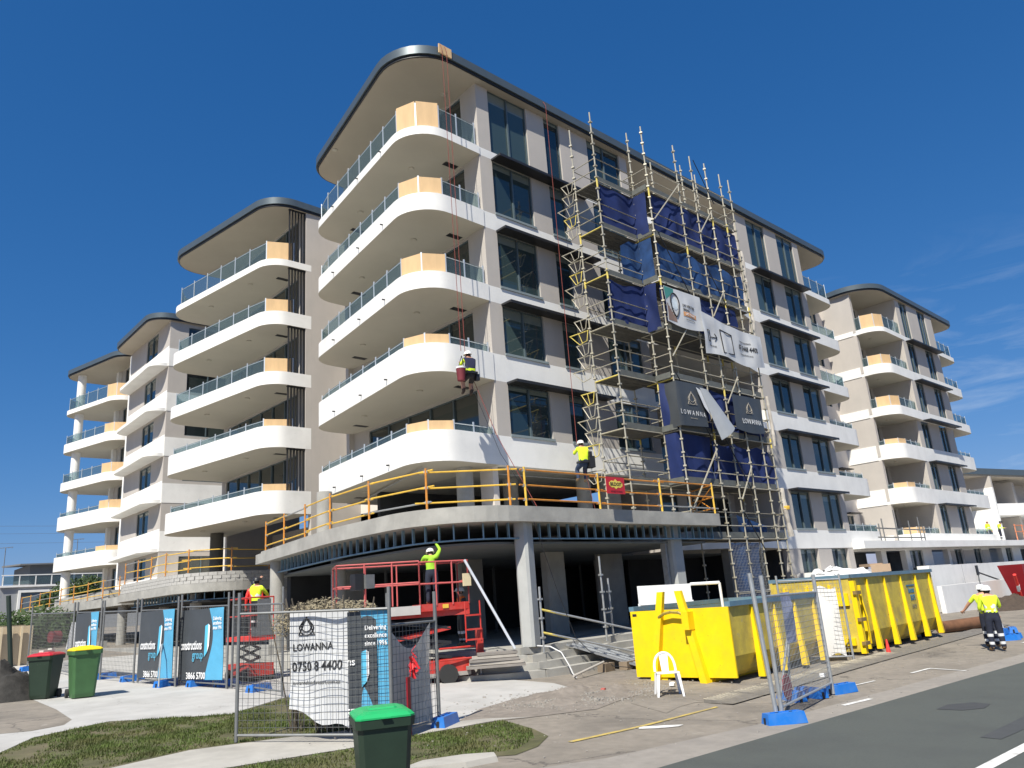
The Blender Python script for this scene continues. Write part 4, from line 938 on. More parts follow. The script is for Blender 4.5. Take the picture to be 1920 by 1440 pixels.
# ---------------------------------------------------------------- people
def person(label, loc, rz, J=None, shirt=HIVIS, pants=NAVYC, group=None, hat=HATW, long_sleeve=True, tilt=0, bands=True, s=1.0, boots=BOOT, vest=None, cat='worker', shorts=False):
    d = dict(pelvis=(0,0,.96), waist=(0,0,1.10), chest=(0,.0,1.32), neck=(0,.0,1.50), head=(0,.025,1.60), top=(0,.02,1.70))
    for sgn, k in ((-1, 'l'), (1, 'r')):
        d.update({k+'sh':(sgn*.185,-.01,1.42), k+'el':(sgn*.25,-.03,1.15), k+'wr':(sgn*.27,.05,.91), k+'hd':(sgn*.27,.08,.84),
                  k+'hip':(sgn*.095,0,.90), k+'kn':(sgn*.115,.03,.50), k+'an':(sgn*.12,-.02,.10), k+'to':(sgn*.14,.15,.045)})
    if J: d.update(J)
    seg = [('pelvis','waist'),('waist','chest'),('chest','neck'),('neck','head'),('head','top')]
    for k in 'lr': seg += [('chest',k+'sh'),(k+'sh',k+'el'),(k+'el',k+'wr'),(k+'wr',k+'hd'),('pelvis',k+'hip'),(k+'hip',k+'kn'),(k+'kn',k+'an'),(k+'an',k+'to')]
    rad = dict(pelvis=(.165,.115), waist=(.150,.110), chest=(.175,.125), neck=(.060,.060), head=(.082,.095), top=(.070,.082))
    for k in 'lr': rad.update({k+'sh':(.075,.075), k+'el':(.052,.052), k+'wr':(.036,.036), k+'hd':(.040,.022), k+'hip':(.115,.125), k+'kn':(.088,.090), k+'an':(.066,.068), k+'to':(.042,.036)})
    P = dict(d); names = list(P); 
    for k in 'lr':       # fingers and thumb
        wr = Vector(P[k+'wr']); hd = Vector(P[k+'hd']); a = (hd-wr).normalized(); sd = a.cross(Vector((0,1,.01))).normalized()
        if sd.length < .5: sd = Vector((1,0,0))
        for f in range(4):
            n_ = f'{k}f{f}'; P[n_] = tuple(hd+sd*(f-1.5)*.020+a*.035); P[n_+'t'] = tuple(hd+sd*(f-1.5)*.023+a*(.075-.006*abs(f-1.5))+Vector((0,.018,0)))
            rad[n_] = rad[n_+'t'] = (.0095,.0095); names += [n_, n_+'t']; seg += [(k+'hd', n_), (n_, n_+'t')]
        P[k+'th'] = tuple(wr.lerp(hd, .7)+sd*.042+Vector((0,.02,0))); P[k+'tht'] = tuple(hd+sd*.052+a*.02+Vector((0,.03,0)))
        rad[k+'th'] = (.012,.012); rad[k+'tht'] = (.010,.010); names += [k+'th', k+'tht']; seg += [(k+'hd', k+'th'), (k+'th', k+'tht')]
    me = bpy.data.meshes.new('body'); idx = {n: i for i, n in enumerate(names)}
    me.from_pydata([Vector(P[n])*s for n in names], [(idx[a], idx[b]) for a, b in seg], [])
    o = bpy.data.objects.new('tmp', me); COL.objects.link(o)
    sk = o.modifiers.new('Skin', 'SKIN'); sk.use_smooth_shade = True; o.modifiers.new('Sub', 'SUBSURF').levels = 2
    for i, n in enumerate(names):
        me.skin_vertices[0].data[i].radius = (rad[n][0]*s, rad[n][1]*s)
    me.skin_vertices[0].data[idx['pelvis']].use_root = True
    dg = bpy.context.evaluated_depsgraph_get(); dg.update(); bm_ = bpy.data.meshes.new_from_object(o.evaluated_get(dg)); bpy.data.objects.remove(o)
    bm_.name = 'body'; bm_.materials.clear()
    slots = [shirt, pants, SKINM, boots, REFL, vest or shirt]
    for m in slots: bm_.materials.append(m)
    segs = [(Vector(P[a])*s, Vector(P[b])*s, a, b) for a, b in seg]
    for f in bm_.polygons:
        c = f.center; best = 9; bn = None; bt = 0
        for a, b, na, nb in segs:
            ab = b-a; t = max(0, min(1, (c-a).dot(ab)/max(ab.length_squared, 1e-9))); dd = (c-(a+ab*t)).length
            if na in ('pelvis','waist','chest') and nb in ('waist','chest','neck'): dd -= .06
            if dd < best: best = dd; bn = (na, nb); bt = t
        na, nb = bn; mi = 0
        if nb in ('head','top') : mi = 2
        elif na == 'chest' and nb == 'neck' and bt > .8: mi = 2
        elif nb[1:] == 'hd' or 'f' in nb[1:2] or 'th' in nb[1:]: mi = 2
        elif nb[1:] == 'wr': mi = (4 if (bands and .15 < bt < .4) else 0) if long_sleeve else 2
        elif nb[1:] == 'el': mi = 0 if (long_sleeve or bt < .75) else 2
        elif nb[1:] == 'hip' or nb == 'waist': mi = 1 if not (nb == 'waist' and bt > .55) else (4 if bands and bt > .75 else 0)
        elif nb[1:] == 'kn': mi = 1
        elif nb[1:] == 'an': mi = (4 if bands and (.12 < bt < .28 or .62 < bt < .76) else 1) if not shorts else (2 if bt < .75 else 3)
        elif nb[1:] == 'to': mi = 3
        elif (na, nb) == ('waist', 'chest'): mi = 4 if (bands and .30 < bt < .52) else 5
        elif na == 'chest' and nb[1:] == 'sh': mi = 5
        elif (na, nb) == ('chest', 'neck'): mi = 5
        if mi == 0 and bn == ('waist', 'chest'): mi = 5
        f.material_index = mi; f.use_smooth = True
    body = link('person', bm_, None, loc, (tilt, 0, rz)); tag(body, label, cat, group)
    hd = Vector(P['head'])*s; tp = Vector(P['top'])*s; ax = (tp-hd).normalized(); rot = ax.to_track_quat('Z', 'Y').to_matrix().to_4x4()
    # keep the face towards +Y of the head frame
    yv = (Vector((0,1,0)) - ax*ax.y).normalized(); xv = yv.cross(ax); rot = Matrix((xv, yv, ax)).transposed().to_4x4()
    base = Matrix.Translation(hd) @ rot
    if hat:
        mb = MB(); prof = [(.150,.030),(.135,.045),(.128,.085),(.105,.128),(.060,.153),(.012,.160)]
        mb.lathe([(r_*s, z_*s) for r_, z_ in prof], 18); mb.v = [(x*.92, y*1.10+(.012 if z < .04*s else 0), z) for x, y, z in mb.v]
        mb.obox((0, .15*s, .036*s), .20*s, .06*s, .012*s); mb.xf(base); lpart('hard_hat', mb, hat, body, True)
    face = MB().obox((0, .100*s, .0), .022*s, .035*s, .04*s).xf(base); lpart('nose', face, SKINM, body, True)
    e = MB()
    for sx_ in (-1, 1): e.obox((sx_*.034*s, .088*s, .018*s), .02*s, .012*s, .009*s)
    e.obox((0, .088*s, -.045*s), .04*s, .010*s, .008*s); e.xf(base); lpart('eyes_and_mouth', e, RUBBER, body)
    e = MB()
    for sx_ in (-1, 1): e.obox((sx_*.082*s, -.005*s, .005*s), .02*s, .035*s, .055*s)
    e.xf(base); lpart('ears', e, SKINM, body)
    hb = MB().lathe([(.02*s, -.055*s), (.075*s, -.045*s), (.088*s, 0), (.085*s, .04*s)], 14); hb.v = [(x, y*1.05-.018*s, z) for x, y, z in hb.v]; hb.xf(base)
    lpart('hair', hb, mat('dark_hair', (.03, .02, .015), .8, .1), body, True)
    return body
# two men talking on the road, seen from behind
person('nearer man of the pair on the road, yellow shirt and navy trousers, back to us', (25.5, 7.98, G(25.5, 7.98)), R(-62),
       dict(rel=(.26,.10,1.16), rwr=(.10,.24,1.10), rhd=(.03,.27,1.10), lel=(-.27,.02,1.14), lwr=(-.20,.20,1.02), lhd=(-.14,.25,1.02), lkn=(-.14,.03,.50), lan=(-.15,-.02,.10), lto=(-.2,.14,.045)), group='workers talking on the road', s=1.03)
person('man half hidden behind his mate on the road, left arm stretched out, white hard hat', (26.5, 8.44, G(26.5, 8.44)), R(-85),
       dict(lsh=(-.2,-.02,1.42), lel=(-.38,.0,1.24), lwr=(-.55,.06,1.06), lhd=(-.61,.08,1.02)), group='workers talking on the road', s=1.04, long_sleeve=False)
# men on the terrace far right
person('dark capped man in a yellow vest on the far right terrace, left of his mate', (71.6, 21.2, 3.72), R(160), dict(), shirt=HIVIS, hat=None, group='workers on the far right terrace', s=1.0)
person('man with a dark hat bending forward on the far right terrace', (73.6, 21.0, 3.72), R(200), dict(chest=(0,.1,1.3), neck=(0,.16,1.46), head=(0,.2,1.55), top=(0,.21,1.65), rwr=(.3,.35,1.1), rhd=(.3,.42,1.1)), hat=BLACK, group='workers on the far right terrace')
# rope access workers
sit = dict(pelvis=(0,-.05,.62), waist=(0,-.08,.78), chest=(0,-.06,1.02), neck=(0,.0,1.20), head=(0,.04,1.30), top=(0,.04,1.40),
    lsh=(-.19,-.03,1.12), lel=(-.26,.12,.95), lwr=(-.16,.30,1.08), lhd=(-.13,.35,1.12), rsh=(.19,-.03,1.12), rel=(.27,.10,.95), rwr=(.17,.30,1.05), rhd=(.14,.35,1.09),
    lhip=(-.10,-.04,.56), lkn=(-.15,.22,.42), lan=(-.13,.20,.08), lto=(-.15,.32,.00), rhip=(.10,-.04,.56), rkn=(.16,.20,.38), ran=(.15,.17,.04), rto=(.16,.30,-.03))
pw = person('rope access worker in yellow and navy hanging at the white balcony corner', (15.85, 19.05, 8.62), R(-8), sit, shirt=HIVIS, pants=mat('dark_shorts', (.03, .028, .03), .8), group='rope access workers on the facade', shorts=True, boots=mat('brown_boot', (.06, .04, .03), .8), bands=False, vest=mat('navy_vest', (.015, .018, .05), .8, .1))
mb = MB().obox((0,-.06,.64), .40, .32, .07).tube((0,.10,.72),(0,.16,1.25),.012,6).obox((.23,-.1,.5), .12,.16,.22); lpart('harness', mb, BLACK, pw)
pw = person('rope access worker in a yellow shirt beside the orange rail, hung with dark gear', (20.95, 18.95, 5.92), R(-20), sit, shirt=HIVIS, pants=mat('blue_work_trousers', (.03, .05, .10), .8), group='rope access workers on the facade', bands=False, s=1.02)
mb = MB().obox((0,-.06,.64), .42, .34, .08).obox((.25,-.15,.62), .22,.30,.42).obox((.2,-.25,.9),.12,.1,.2); lpart('harness', mb, BLACK, pw)
bk = thing('bucket', 'dark red fabric bucket hanging beside the upper rope worker', 'bucket', (15.45, 19.0, 9.0))
part('body', MB().lathe([(.13,0),(.165,.42),(.15,.42),(.12,.03)], 14, (15.45, 19.0, 8.95)), mat('maroon_fabric', (.17, .02, .03), .7, .15), bk, True)
part('rim', MB().lathe([(.17,0),(.175,.06),(.15,.06),(.15,0)], 14, (15.45, 19.0, 9.36)), INKW, bk, True)
part('strap', MB().poly([(15.35,19.0,9.4),(15.55,19.05,9.85),(15.6,19.0,9.4)], .012, 4), BLACK, bk)
def rope(label, pts, m=REDROPE, r=.011, group='climbing ropes hung from the roof'): solo('rope', MB().poly(pts, r, 5), m, label, 'rope', group)
rope('left of the two ropes holding the worker at the balcony corner', [(15.72, 19.50, 22.66), (15.66, 19.35, 22.3), (15.70, 19.25, 10.1)])
rope('right of the two ropes holding the worker at the balcony corner', [(15.92, 19.50, 22.66), (15.88, 19.35, 22.3), (15.85, 19.22, 9.9)])
rope('rope tail trailing from the upper worker down to the podium edge', [(16.1, 19.2, 9.2), (16.35, 18.4, 7.0), (16.9, 17.2, 4.32)])
rope('thin second rope tail trailing down beside the round column', [(16.0, 19.2, 9.0), (16.25, 18.2, 6.4), (16.65, 17.0, 4.32)], BLACK, .008)
rope('rope running past the narrow windows to the lower worker', [(21.35, 19.64, 22.66), (21.32, 19.45, 22.3), (21.0, 19.2, 7.3)])
rope('thin rope tail hanging under the lower worker to the podium', [(21.05, 19.0, 6.4), (21.1, 18.6, 4.32)], REDROPE, .007)
# ---------------------------------------------------------------- yellow skip bins
def skip(label, x, y, rz, Ln, Wd, H, front, sign_txt, worn, ribs, z0=None, lean=.12, rear=False):
    z0 = G(x, y) if z0 is None else z0
    r = thing('skip_bin', label, 'skip bin', (x, y, z0), rz, 'yellow waste skips')
    YM = YELW if worn else YEL
    b = .22; t = .05; bt = .45   # clearance, wall, bottom curve height
    # side walls slope inwards at the bottom
    def side(s_):
        y1 = 0 if s_ < 0 else Wd; ins = .18*(-s_)
        P = [(y1, H), (y1, b+bt), (y1+ins, b+.10), (y1+ins*1.6, b)]; mb = MB(); V = []; F = []
        for xx in (0, Ln):
            for (yy, zz) in P: V.append((xx, yy, zz))
            for (yy, zz) in P: V.append((xx, yy+t*(-s_), zz))
        m = len(P)
        for i in range(m-1):
            F += [(i, i+1, 2*m+i+1, 2*m+i), (m+i+1, m+i, 3*m+i, 3*m+i+1)]
        F += [(0, m, 3*m, 2*m), (m-1, 3*m-1, 4*m-1, 2*m-1)]
        return MB().add(V, F)
    lpart('side_wall', side(-1), YELW, r); lpart('side_wall', side(1), YM, r)  # street side gets the darker yellow: wear plus painted-in grazing-sun shade
    lpart('floor', MB().box(0, Ln, .29, Wd-.29, b, b+.06), YM, r)
    lpart('end_wall', MB().box(-.05, .0, -.02, Wd+.02, b if not rear else b-.05, H-.0), YM if rear else YEL, r)
    lpart('end_wall', MB().box(Ln, Ln+.05, -.02, Wd+.02, b, H), YM, r)
    lpart('rim', MB().box(-.02, Ln+.07, -.07, .07, H, H+.11).box(-.02, Ln+.07, Wd-.07, Wd+.07, H, H+.11).box(Ln-.02, Ln+.08, .07, Wd-.07, H, H+.11).box(-.08 if rear else .0, .04, -.07 if rear else .08, Wd-.08, H if rear else H-.06, H+.11 if rear else H-.02), SKIPB, r)
    lpart('inner_lining', MB().box(.01, .03, .06, Wd-.06, b+.1, H-.01).box(.01, Ln-.01, .055, .07, b+.5, H-.01).box(.01, Ln-.01, Wd-.07, Wd-.055, b+.5, H-.01), SKIPB, r)
    for k in range(ribs):
        xx = Ln*(k+.9)/(ribs+.1) if ribs > 3 else Ln*(k+.85)/ribs; mb = MB()
        for s_, yy in ((-1, 0), (1, Wd)):
            V = [(xx-.03, yy, H-.02), (xx+.03, yy, H-.02), (xx+.03, yy+s_*.05, H-.06), (xx-.03, yy+s_*.05, H-.06),
                 (xx-.075, yy, b-.08), (xx+.075, yy, b-.08), (xx+.075, yy+s_*.16, b-.08), (xx-.075, yy+s_*.16, b-.08)]
            lpart('side_rib', MB().add(V, [(0,1,2,3),(7,6,5,4),(0,4,5,1),(1,5,6,2),(2,6,7,3),(3,7,4,0)]), YEL, r)
    # runners and rollers
    for yy in (Wd*.28, Wd*.72):
        lpart('runner', MB().box(-.02, Ln, yy-.09, yy+.09, .10, b), YM, r); lpart('roller', MB().tube((.15, yy-.12, .10), (.15, yy+.12, .10), .10, 12), YEL, r)
    lpart('roller', MB().tube((Ln-.3, .35, .10), (Ln-.3, .6, .10), .10, 12), BLACK, r)
    return r
s1 = skip('nearest bright yellow skip with an A-shaped lifting frame on its plain end', 15.72, 10.25, R(5), 4.9, 2.62, 1.74, True, '', False, 4, z0=-.38)
# A-frame on the near end
for (y0, z0, y1, z1) in ((2.05, .10, 1.66, 2.16), (.70, .02, 1.18, 2.16)):
    V = []
    for (yy, zz, dp) in ((y0, z0, .20), (y1, z1, .10)):
        V += [(-.05, yy-.085, zz), (-.05, yy+.085, zz), (-.05-dp, yy+.085, zz), (-.05-dp, yy-.085, zz)]
    lpart('frame_leg', MB().add(V, [(3,2,1,0),(4,5,6,7),(0,1,5,4),(1,2,6,5),(2,3,7,6),(3,0,4,7)]), YEL, s1)
lpart('hook_bar', MB().poly([(-.16,1.04,1.60),(-.2,1.2,1.67),(-.2,1.4,1.69),(-.2,1.58,1.66),(-.16,1.76,1.58)], .035, 6), mat('chipped_yellow', (.4,.3,.05), .5, .3, 12, dirt=(.05,.04,.03), dscale=12, damt=.9), s1)
lpart('hook_box', MB().box(-.30, -.05, .88, 1.06, 1.28, 1.68), YEL, s1)
lpart('black_plate', MB().box(-.056, -.05, 2.46, 2.58, 1.62, 1.68), BLACK, s1)
text_plane('8', .09, INKB, s1, Vector((0,0,0)), 0)
bpy.data.objects.remove([o for o in s1.children if o.name.startswith('lettering')][0])
def ltext(s, size, m, root, c, rz, bold=False, sx=1):
    me = text_mesh(s, size, m, 'lettering', .002, bold); me.transform(Matrix.Translation(c) @ Matrix.Rotation(rz, 4, 'Z') @ Matrix.Rotation(R(90), 4, 'X') @ Matrix.Diagonal((sx, 1, 1, 1))); return link('lettering', me, root)
ltext('81', .09, INKB, s1, (-.06, 1.10, 1.72), R(-90)); bpy.data.objects[[o for o in s1.children if o.name.startswith('lettering')][0].name].location = (0, 0, -.12)
s2 = skip('large weathered yellow skip heaped with plastic sheet, behind the nearest one', 22.9, 10.75, R(4), 7.7, 2.4, 2.22, False, '', True, 5, rear=True, z0=-.44)
for k, yy in enumerate((.55, 1.25, 1.95)): lpart('end_rib', MB().box(-.11, -.05, yy-.04, yy+.04, .25, 2.05), YEL, s2)
lpart('end_beam', MB().box(-.12, -.05, .05, 2.45, 1.45, 1.80), YEL, s2); lpart('end_beam', MB().box(-.12, -.05, .05, 2.45, .35, .55), YEL, s2)
lpart('sign_plate', MB().box(-.125, -.121, .85, 1.65, 1.50, 1.72), INKG, s2)
ltext('suncoast', .17, INKB, s2, (-.13, 1.25, 1.60), R(-90), True)
lpart('door_frame', MB().box(-.02, .14, -.16, -.02, .12, 2.14).box(.55, .62, -.10, -.02, .2, 2.0), YEL, s2)
for z in (.35, 1.0, 1.75): lpart('hinge', MB().box(-.08, .25, -.22, -.1, z, z+.10), mat('hinge_rust', (.22,.15,.05), .7, .3, 10), s2)
lpart('door_bar', MB().poly([(.35,-.12,2.0),(.42,-.2,1.1),(.60,-.12,.35)], .02, 6), YEL, s2)
INKS = mat('skip_blue_print', (.03, .17, .30), .6, .2, 10)
ltext('Suncoast', .27, INKS, s2, (5.28, -.012, 1.68), 0, True, .62); ltext('SKIPS', .26, INKS, s2, (5.33, -.012, 1.43), 0, True, .8); ltext('1300 251', .16, mat('grey_print', (.16,.15,.1), .6), s2, (5.33, -.012, 1.15), 0, True, .8)
lpart('logo_bar', MB().box(4.85, 5.7, -.016, -.012, 1.82, 1.86), INKS, s2)
solo('traffic_cone', MB().lathe([(.13,0),(.13,.03),(.07,.03),(.02,.42),(.0001,.42)], 10), CORAL, 'small orange cone standing on the ground against the side of the large weathered skip', 'cone', loc=(23.55, 10.25, G(23.5,10.2)), smooth=True)
# rubbish heap in the big skip
random.seed(11); mb = MB(); V = []; F = []; nx_, ny_ = 26, 12
for i in range(nx_+1):
    for j in range(ny_+1):
        u, v = i/nx_, j/ny_; hgt = .62*math.sin(u*math.pi)**.6*math.sin(v*math.pi)**.5 + .28*mnoise.noise(Vector((u*6, v*4, 3)))+.10*mnoise.noise(Vector((u*20, v*12, 7)))
        V.append((u*3.0, v*2.1, hgt-.1))
for i in range(nx_):
    for j in range(ny_): F.append((i*(ny_+1)+j, (i+1)*(ny_+1)+j, (i+1)*(ny_+1)+j+1, i*(ny_+1)+j+1))
hp = solo('plastic_sheet_heap', MB().add(V, F), mat('white_plastic_sheet', (.75,.75,.74), .45, .05), 'crumpled white and black plastic sheet heaped on the large skip', 'rubbish', loc=(24.0, 11.0, 1.60), rz=R(4), smooth=True)
nmat = hp.data.materials[0].node_tree; b_ = nmat.nodes['Principled BSDF']
t_ = nmat.nodes.new('ShaderNodeTexNoise'); t_.inputs['Scale'].default_value = 2.2; t_.inputs['Distortion'].default_value = 2.5; t_.inputs['Detail'].default_value = 3
r_ = nmat.nodes.new('ShaderNodeValToRGB'); r_.color_ramp.interpolation = 'CONSTANT'; r_.color_ramp.elements[0].color = (.75,.75,.74,1); r_.color_ramp.elements[1].position = .56; r_.color_ramp.elements[1].color = (.02,.02,.022,1)
nmat.links.new(t_.outputs['Fac'], r_.inputs[0]); nmat.links.new(r_.outputs[0], b_.inputs['Base Color'])
solo('cardboard_piece', MB().obox((0,0,0), .9, .6, .25).obox((.5,.3,.12), .6, .5, .1, .6), mat('cardboard', (.38,.27,.18), .9), 'brown cardboard lying on the plastic heap in the large skip', 'cardboard', loc=(27.3, 11.6, 2.03), rz=.4)
for k in range(3): pass

# ---------------------------------------------------------------- temporary fence panels and feet
def fence(label, a, b, h=2.3, rail=2.0, wires=True, m=GALVD, group='temporary mesh fence panels', rr=.030, low=.12, sp=.095, lean=0):
    a = Vector(a); b = Vector(b); L_ = (b-a).length; r = thing('mesh_fence', label, 'fence panel', (a.x, a.y, G(*a)), math.atan2(b.y-a.y, b.x-a.x), group)
    dz = G(*b)-G(*a)
    lpart('post', MB().tube((0,0,.02), (0,lean,h), rr, 10), m, r); lpart('post', MB().tube((L_,0,dz+.02), (L_,lean,h+dz), rr, 10), m, r)
    lpart('rail', MB().tube((0,lean*.9,rail), (L_,lean*.9,rail+dz), .021, 8), m, r); lpart('rail', MB().tube((0,0,low), (L_,0,low+dz), .021, 8), m, r)
    if wires:
        mb = MB(); n = int(L_/sp)
        for k in range(1, n): x = L_*k/n; mb.tube((x, 0, low+dz*x/L_), (x, lean*.9, rail+dz*x/L_), .0042, 3, cap=False)
        n = int((rail-low)/(sp*1.15))
        for k in range(1, n): z = low+(rail-low)*k/n; mb.tube((0, lean*z/rail, z), (L_, lean*z/rail, z+dz), .0042, 3, cap=False)
        lpart('wire_mesh', mb, m, r)['kind'] = 'stuff'
    return r, L_, dz
def foot(label, x, y, rz, m=BLUEB, group='blue plastic feet of the temporary fence', z=None):
    P = [(-.13,0),(.13,0),(.10,.17),(-.10,.17)]; mb = MB(); Ln = .33
    V = [(-Ln,p[0],p[1]) for p in P]+[(Ln,p[0],p[1]) for p in P]; V = [(v[0]*(.93 if v[2] > .1 else 1), v[1], v[2]) for v in V]
    mb.add(V, [(0,1,2,3),(7,6,5,4),(0,4,5,1),(1,5,6,2),(2,6,7,3),(3,7,4,0)])
    r = thing('fence_block', label, 'fence foot', (x, y, G(x, y) if z is None else z), rz, group)
    lpart('body', mb, m, r)
    for e in (-1, 1):
        lpart('end_slot', MB().box(e*Ln-.006 if e > 0 else -Ln-.006, e*Ln+.006, -.025, .025, .0, .11), BLACK, r)
        lpart('tube_socket', MB().tube((e*.12, 0, .168), (e*.12, 0, .176), .035, 10), BLACK, r)
    lpart('top_rib', MB().box(-.22, .22, -.012, .012, .17, .185), m, r)
    return r
fp, L1, _ = fence('nearest fence panel, carrying the white and light blue banners', (5.52, 12.95), (7.08, 10.85), 2.32, 1.98)
fence('short angled fence panel with dusty white cloth and a red ribbon', (7.12, 10.95), (8.40, 11.42), 2.22, 1.72, rr=.033)
fence('second row panel just left of the brown haystack, behind the nearest panel', (8.75, 18.0), (8.75, 20.9), 2.5, 2.1)
fence('panel carrying the large constructions banner', (8.66, 21.0), (8.25, 23.3), 2.45, 2.1)
fence('panel carrying the middle constructions banner', (8.05, 23.0), (7.78, 25.3), 2.4, 2.05)
fence('bare mesh panel behind the yellow lidded bin', (7.72, 25.5), (7.42, 27.8), 2.4, 2.05)
fence('panel carrying the most distant constructions banner', (7.40, 28.0), (7.25, 30.3), 2.4, 2.05)
fence('last mesh panel beside the tan metal fence', (7.20, 30.5), (7.3, 37.5), 2.4, 2.05)
for i, (x, y, rz, lb) in enumerate([(7.95, 23.45, 25, 'blue foot with a bent grey stay on it, under the middle banner'), (8.55, 22.6, 10, 'blue foot between the middle and the large banner'), (9.0, 21.8, 10, 'second blue foot right of the middle banner'),
        (8.95, 19.7, 20, 'blue foot by the left edge of the second row panel'), (9.1, 17.6, 10, 'blue foot on the grass behind the nearest panel'), (8.55, 11.45, 30, 'blue foot right of the red ribbon'), (7.5, 11.35, 45, 'dark blue foot half hidden behind the green lidded bin'),
        (7.9, 26.2, 5, 'blue foot behind the yellow lidded bin'), (7.62, 28.0, 5, 'farthest blue foot of the left fence line'), (6.9, 35, 15, 'blue foot beside the tan metal fence')]): foot(lb, x, y, R(rz))
# banners on the near panel
def panel_sheet(a, b, u0, u1, z0, z1, off, amp, seed, **k):
    a = Vector(a); b = Vector(b); d = (b-a).normalized(); n = Vector((d.y, -d.x)); p0 = a+d*u0+n*off; p1 = a+d*u1+n*off
    base = G(*a); zz0 = (lambda s: base+z0(s)) if callable(z0) else base+z0; zz1 = (lambda s: base+z1(s)) if callable(z1) else base+z1
    return sheetfn([tuple(p0), tuple(p1)], zz0, zz1, amp, seed)
A_, B_ = (5.52, 12.95), (7.08, 10.85)
f5 = panel_sheet(A_, B_, .86, 1.88, lambda s: .46-.34*s**.8+.05*math.sin(s*9), 1.93, -.09, .15, 41)
b5 = solo('banner', sheet_mb(f5, nv=20), BANW, 'dirty white banner with a phone number tied to the nearest fence panel', 'banner', smooth=True)
zb5 = G(*A_)
F5 = lambda u, v, l: f5(u, f5.z1-(v+zb5), l)
text_on('LOWANNA', .155, INKB, b5, F5, .40, 1.38, bold=True, sx=.85, lift=.01); text_on('0750 8 4400', .205, INKB, b5, F5, .47, 1.08, sx=.85, bold=True, lift=.01); text_on('lowannabeachresort.com.au', .088, INKB, b5, F5, .46, .84, sx=.85, lift=.01)
emblem(lambda u, v, l: F5(u, v, l*.6), .30, 1.70, .42, b5, INKB)
f6 = panel_sheet(A_, B_, 1.88, 2.38, .24, 1.88, -.06, .05, 42)
b6 = solo('banner', sheet_mb(f6, nv=20), BANG, 'charcoal and light blue banner beside the white banner on the nearest panel', 'banner', smooth=True)
F6 = lambda u, v, l: f6(u, f6.z1-(v+zb5), l)
f7 = panel_sheet(A_, B_, 2.10, 2.60, .22, 1.90, -.055, .05, 43)
def bluepanel(fn, u0, u1, dep, lift=.012, nu=8, nv=22):
    z0 = fn.z0(.8) if callable(fn.z0) else fn.z0; z1 = fn.z1(.8) if callable(fn.z1) else fn.z1; H_ = z1-z0; V = []; F = []
    for j in range(nv+1):
        ua = u0+dep*math.sin(j/nv*math.pi*1.25)
        for i in range(nu+1): V.append(fn(ua+(u1-ua)*i/nu, H_*j/nv, lift))
    for j in range(nv):
        for i in range(nu): F.append((j*(nu+1)+i, j*(nu+1)+i+1, (j+1)*(nu+1)+i+1, (j+1)*(nu+1)+i))
    return MB().add(V, F)
o = link('blue_panel', bluepanel(f7, 0, .5, .1, .006).mesh('blue_panel', BANB, True), b6)
F7 = lambda u, v, l: f7(u, f7.z1-(v+zb5), l)
for t_, v_ in (('Delivering', 1.62), ('excellence', 1.50), ('since 1996', 1.38)): text_on(t_, .105, INKW, b6, F7, .27, v_, bold=True, lift=.03, sx=.85)
text_on('ns', .17, INKW, b6, F6, .06, 1.12, bold=True, lift=.02); text_on('5700', .15, INKW, b6, F6, .12, .36, bold=True, lift=.02)
def jlogo(fn, u, v, s, parent):
    mb = MB(); P = [(0,.5),(.16,.56),(.16,-.30),(.0,-.45)]; mb.add([fn(u+a*s, v+b*s, .022) for a, b in P], [(0,1,2,3)]); part('logo_print', mb, INKC, parent)
    mb = MB(); P = [(.16,.56),(.24,.50),(.24,-.10),(.16,-.30)]; mb.add([fn(u+a*s, v+b*s, .022) for a, b in P], [(0,1,2,3)]); part('logo_print', mb, INKW, parent)
jlogo(F6, .24, .98, .55, b6)
# banners on the second row
for i, (a, b, lb, phone, full) in enumerate([((8.66,21.0),(8.25,23.3),'nearest and widest of the three charcoal and blue constructions banners','3866 5700',True), ((8.05,23.0),(7.78,25.3),'charcoal and blue constructions banner with a bent grey stay in front','3866 5700',True), ((7.40,28.0),(7.25,30.3),'charcoal and blue constructions banner farthest along the left fence line','3866 5700',False)]):
    fn = panel_sheet(b, a, .08, 2.22, .16, 2.0, .05, .05, 50+i); zb = G(*b)
    o = solo('banner', sheet_mb(fn, nv=18), BANG, lb, 'banner', 'charcoal and blue constructions banners', True)
    FN = lambda u, v, l, fn=fn, zb=zb: fn(u, fn.z1-(v+zb), l)
    link('blue_panel', bluepanel(fn, 1.42, 2.14, .2).mesh('blue_panel', BANB, True), o)
    text_on('constructions', .34, INKW, o, FN, .66, 1.05, bold=True, lift=.03, sx=.56)
    if full: text_on('group', .32, INKC, o, FN, .98, .80, lift=.03, sx=.7)
    text_on(phone, .24, INKW, o, FN, .90, .26, bold=True, lift=.03, sx=.9)
    for t_, v_ in (('Delivering', 1.72), ('excellence', 1.60), ('since 1996', 1.48)): text_on(t_, .13, INKW, o, FN, 1.85, v_, bold=True, lift=.03, sx=.8)
    jlogo(FN, 1.28, 1.12, .85, o)
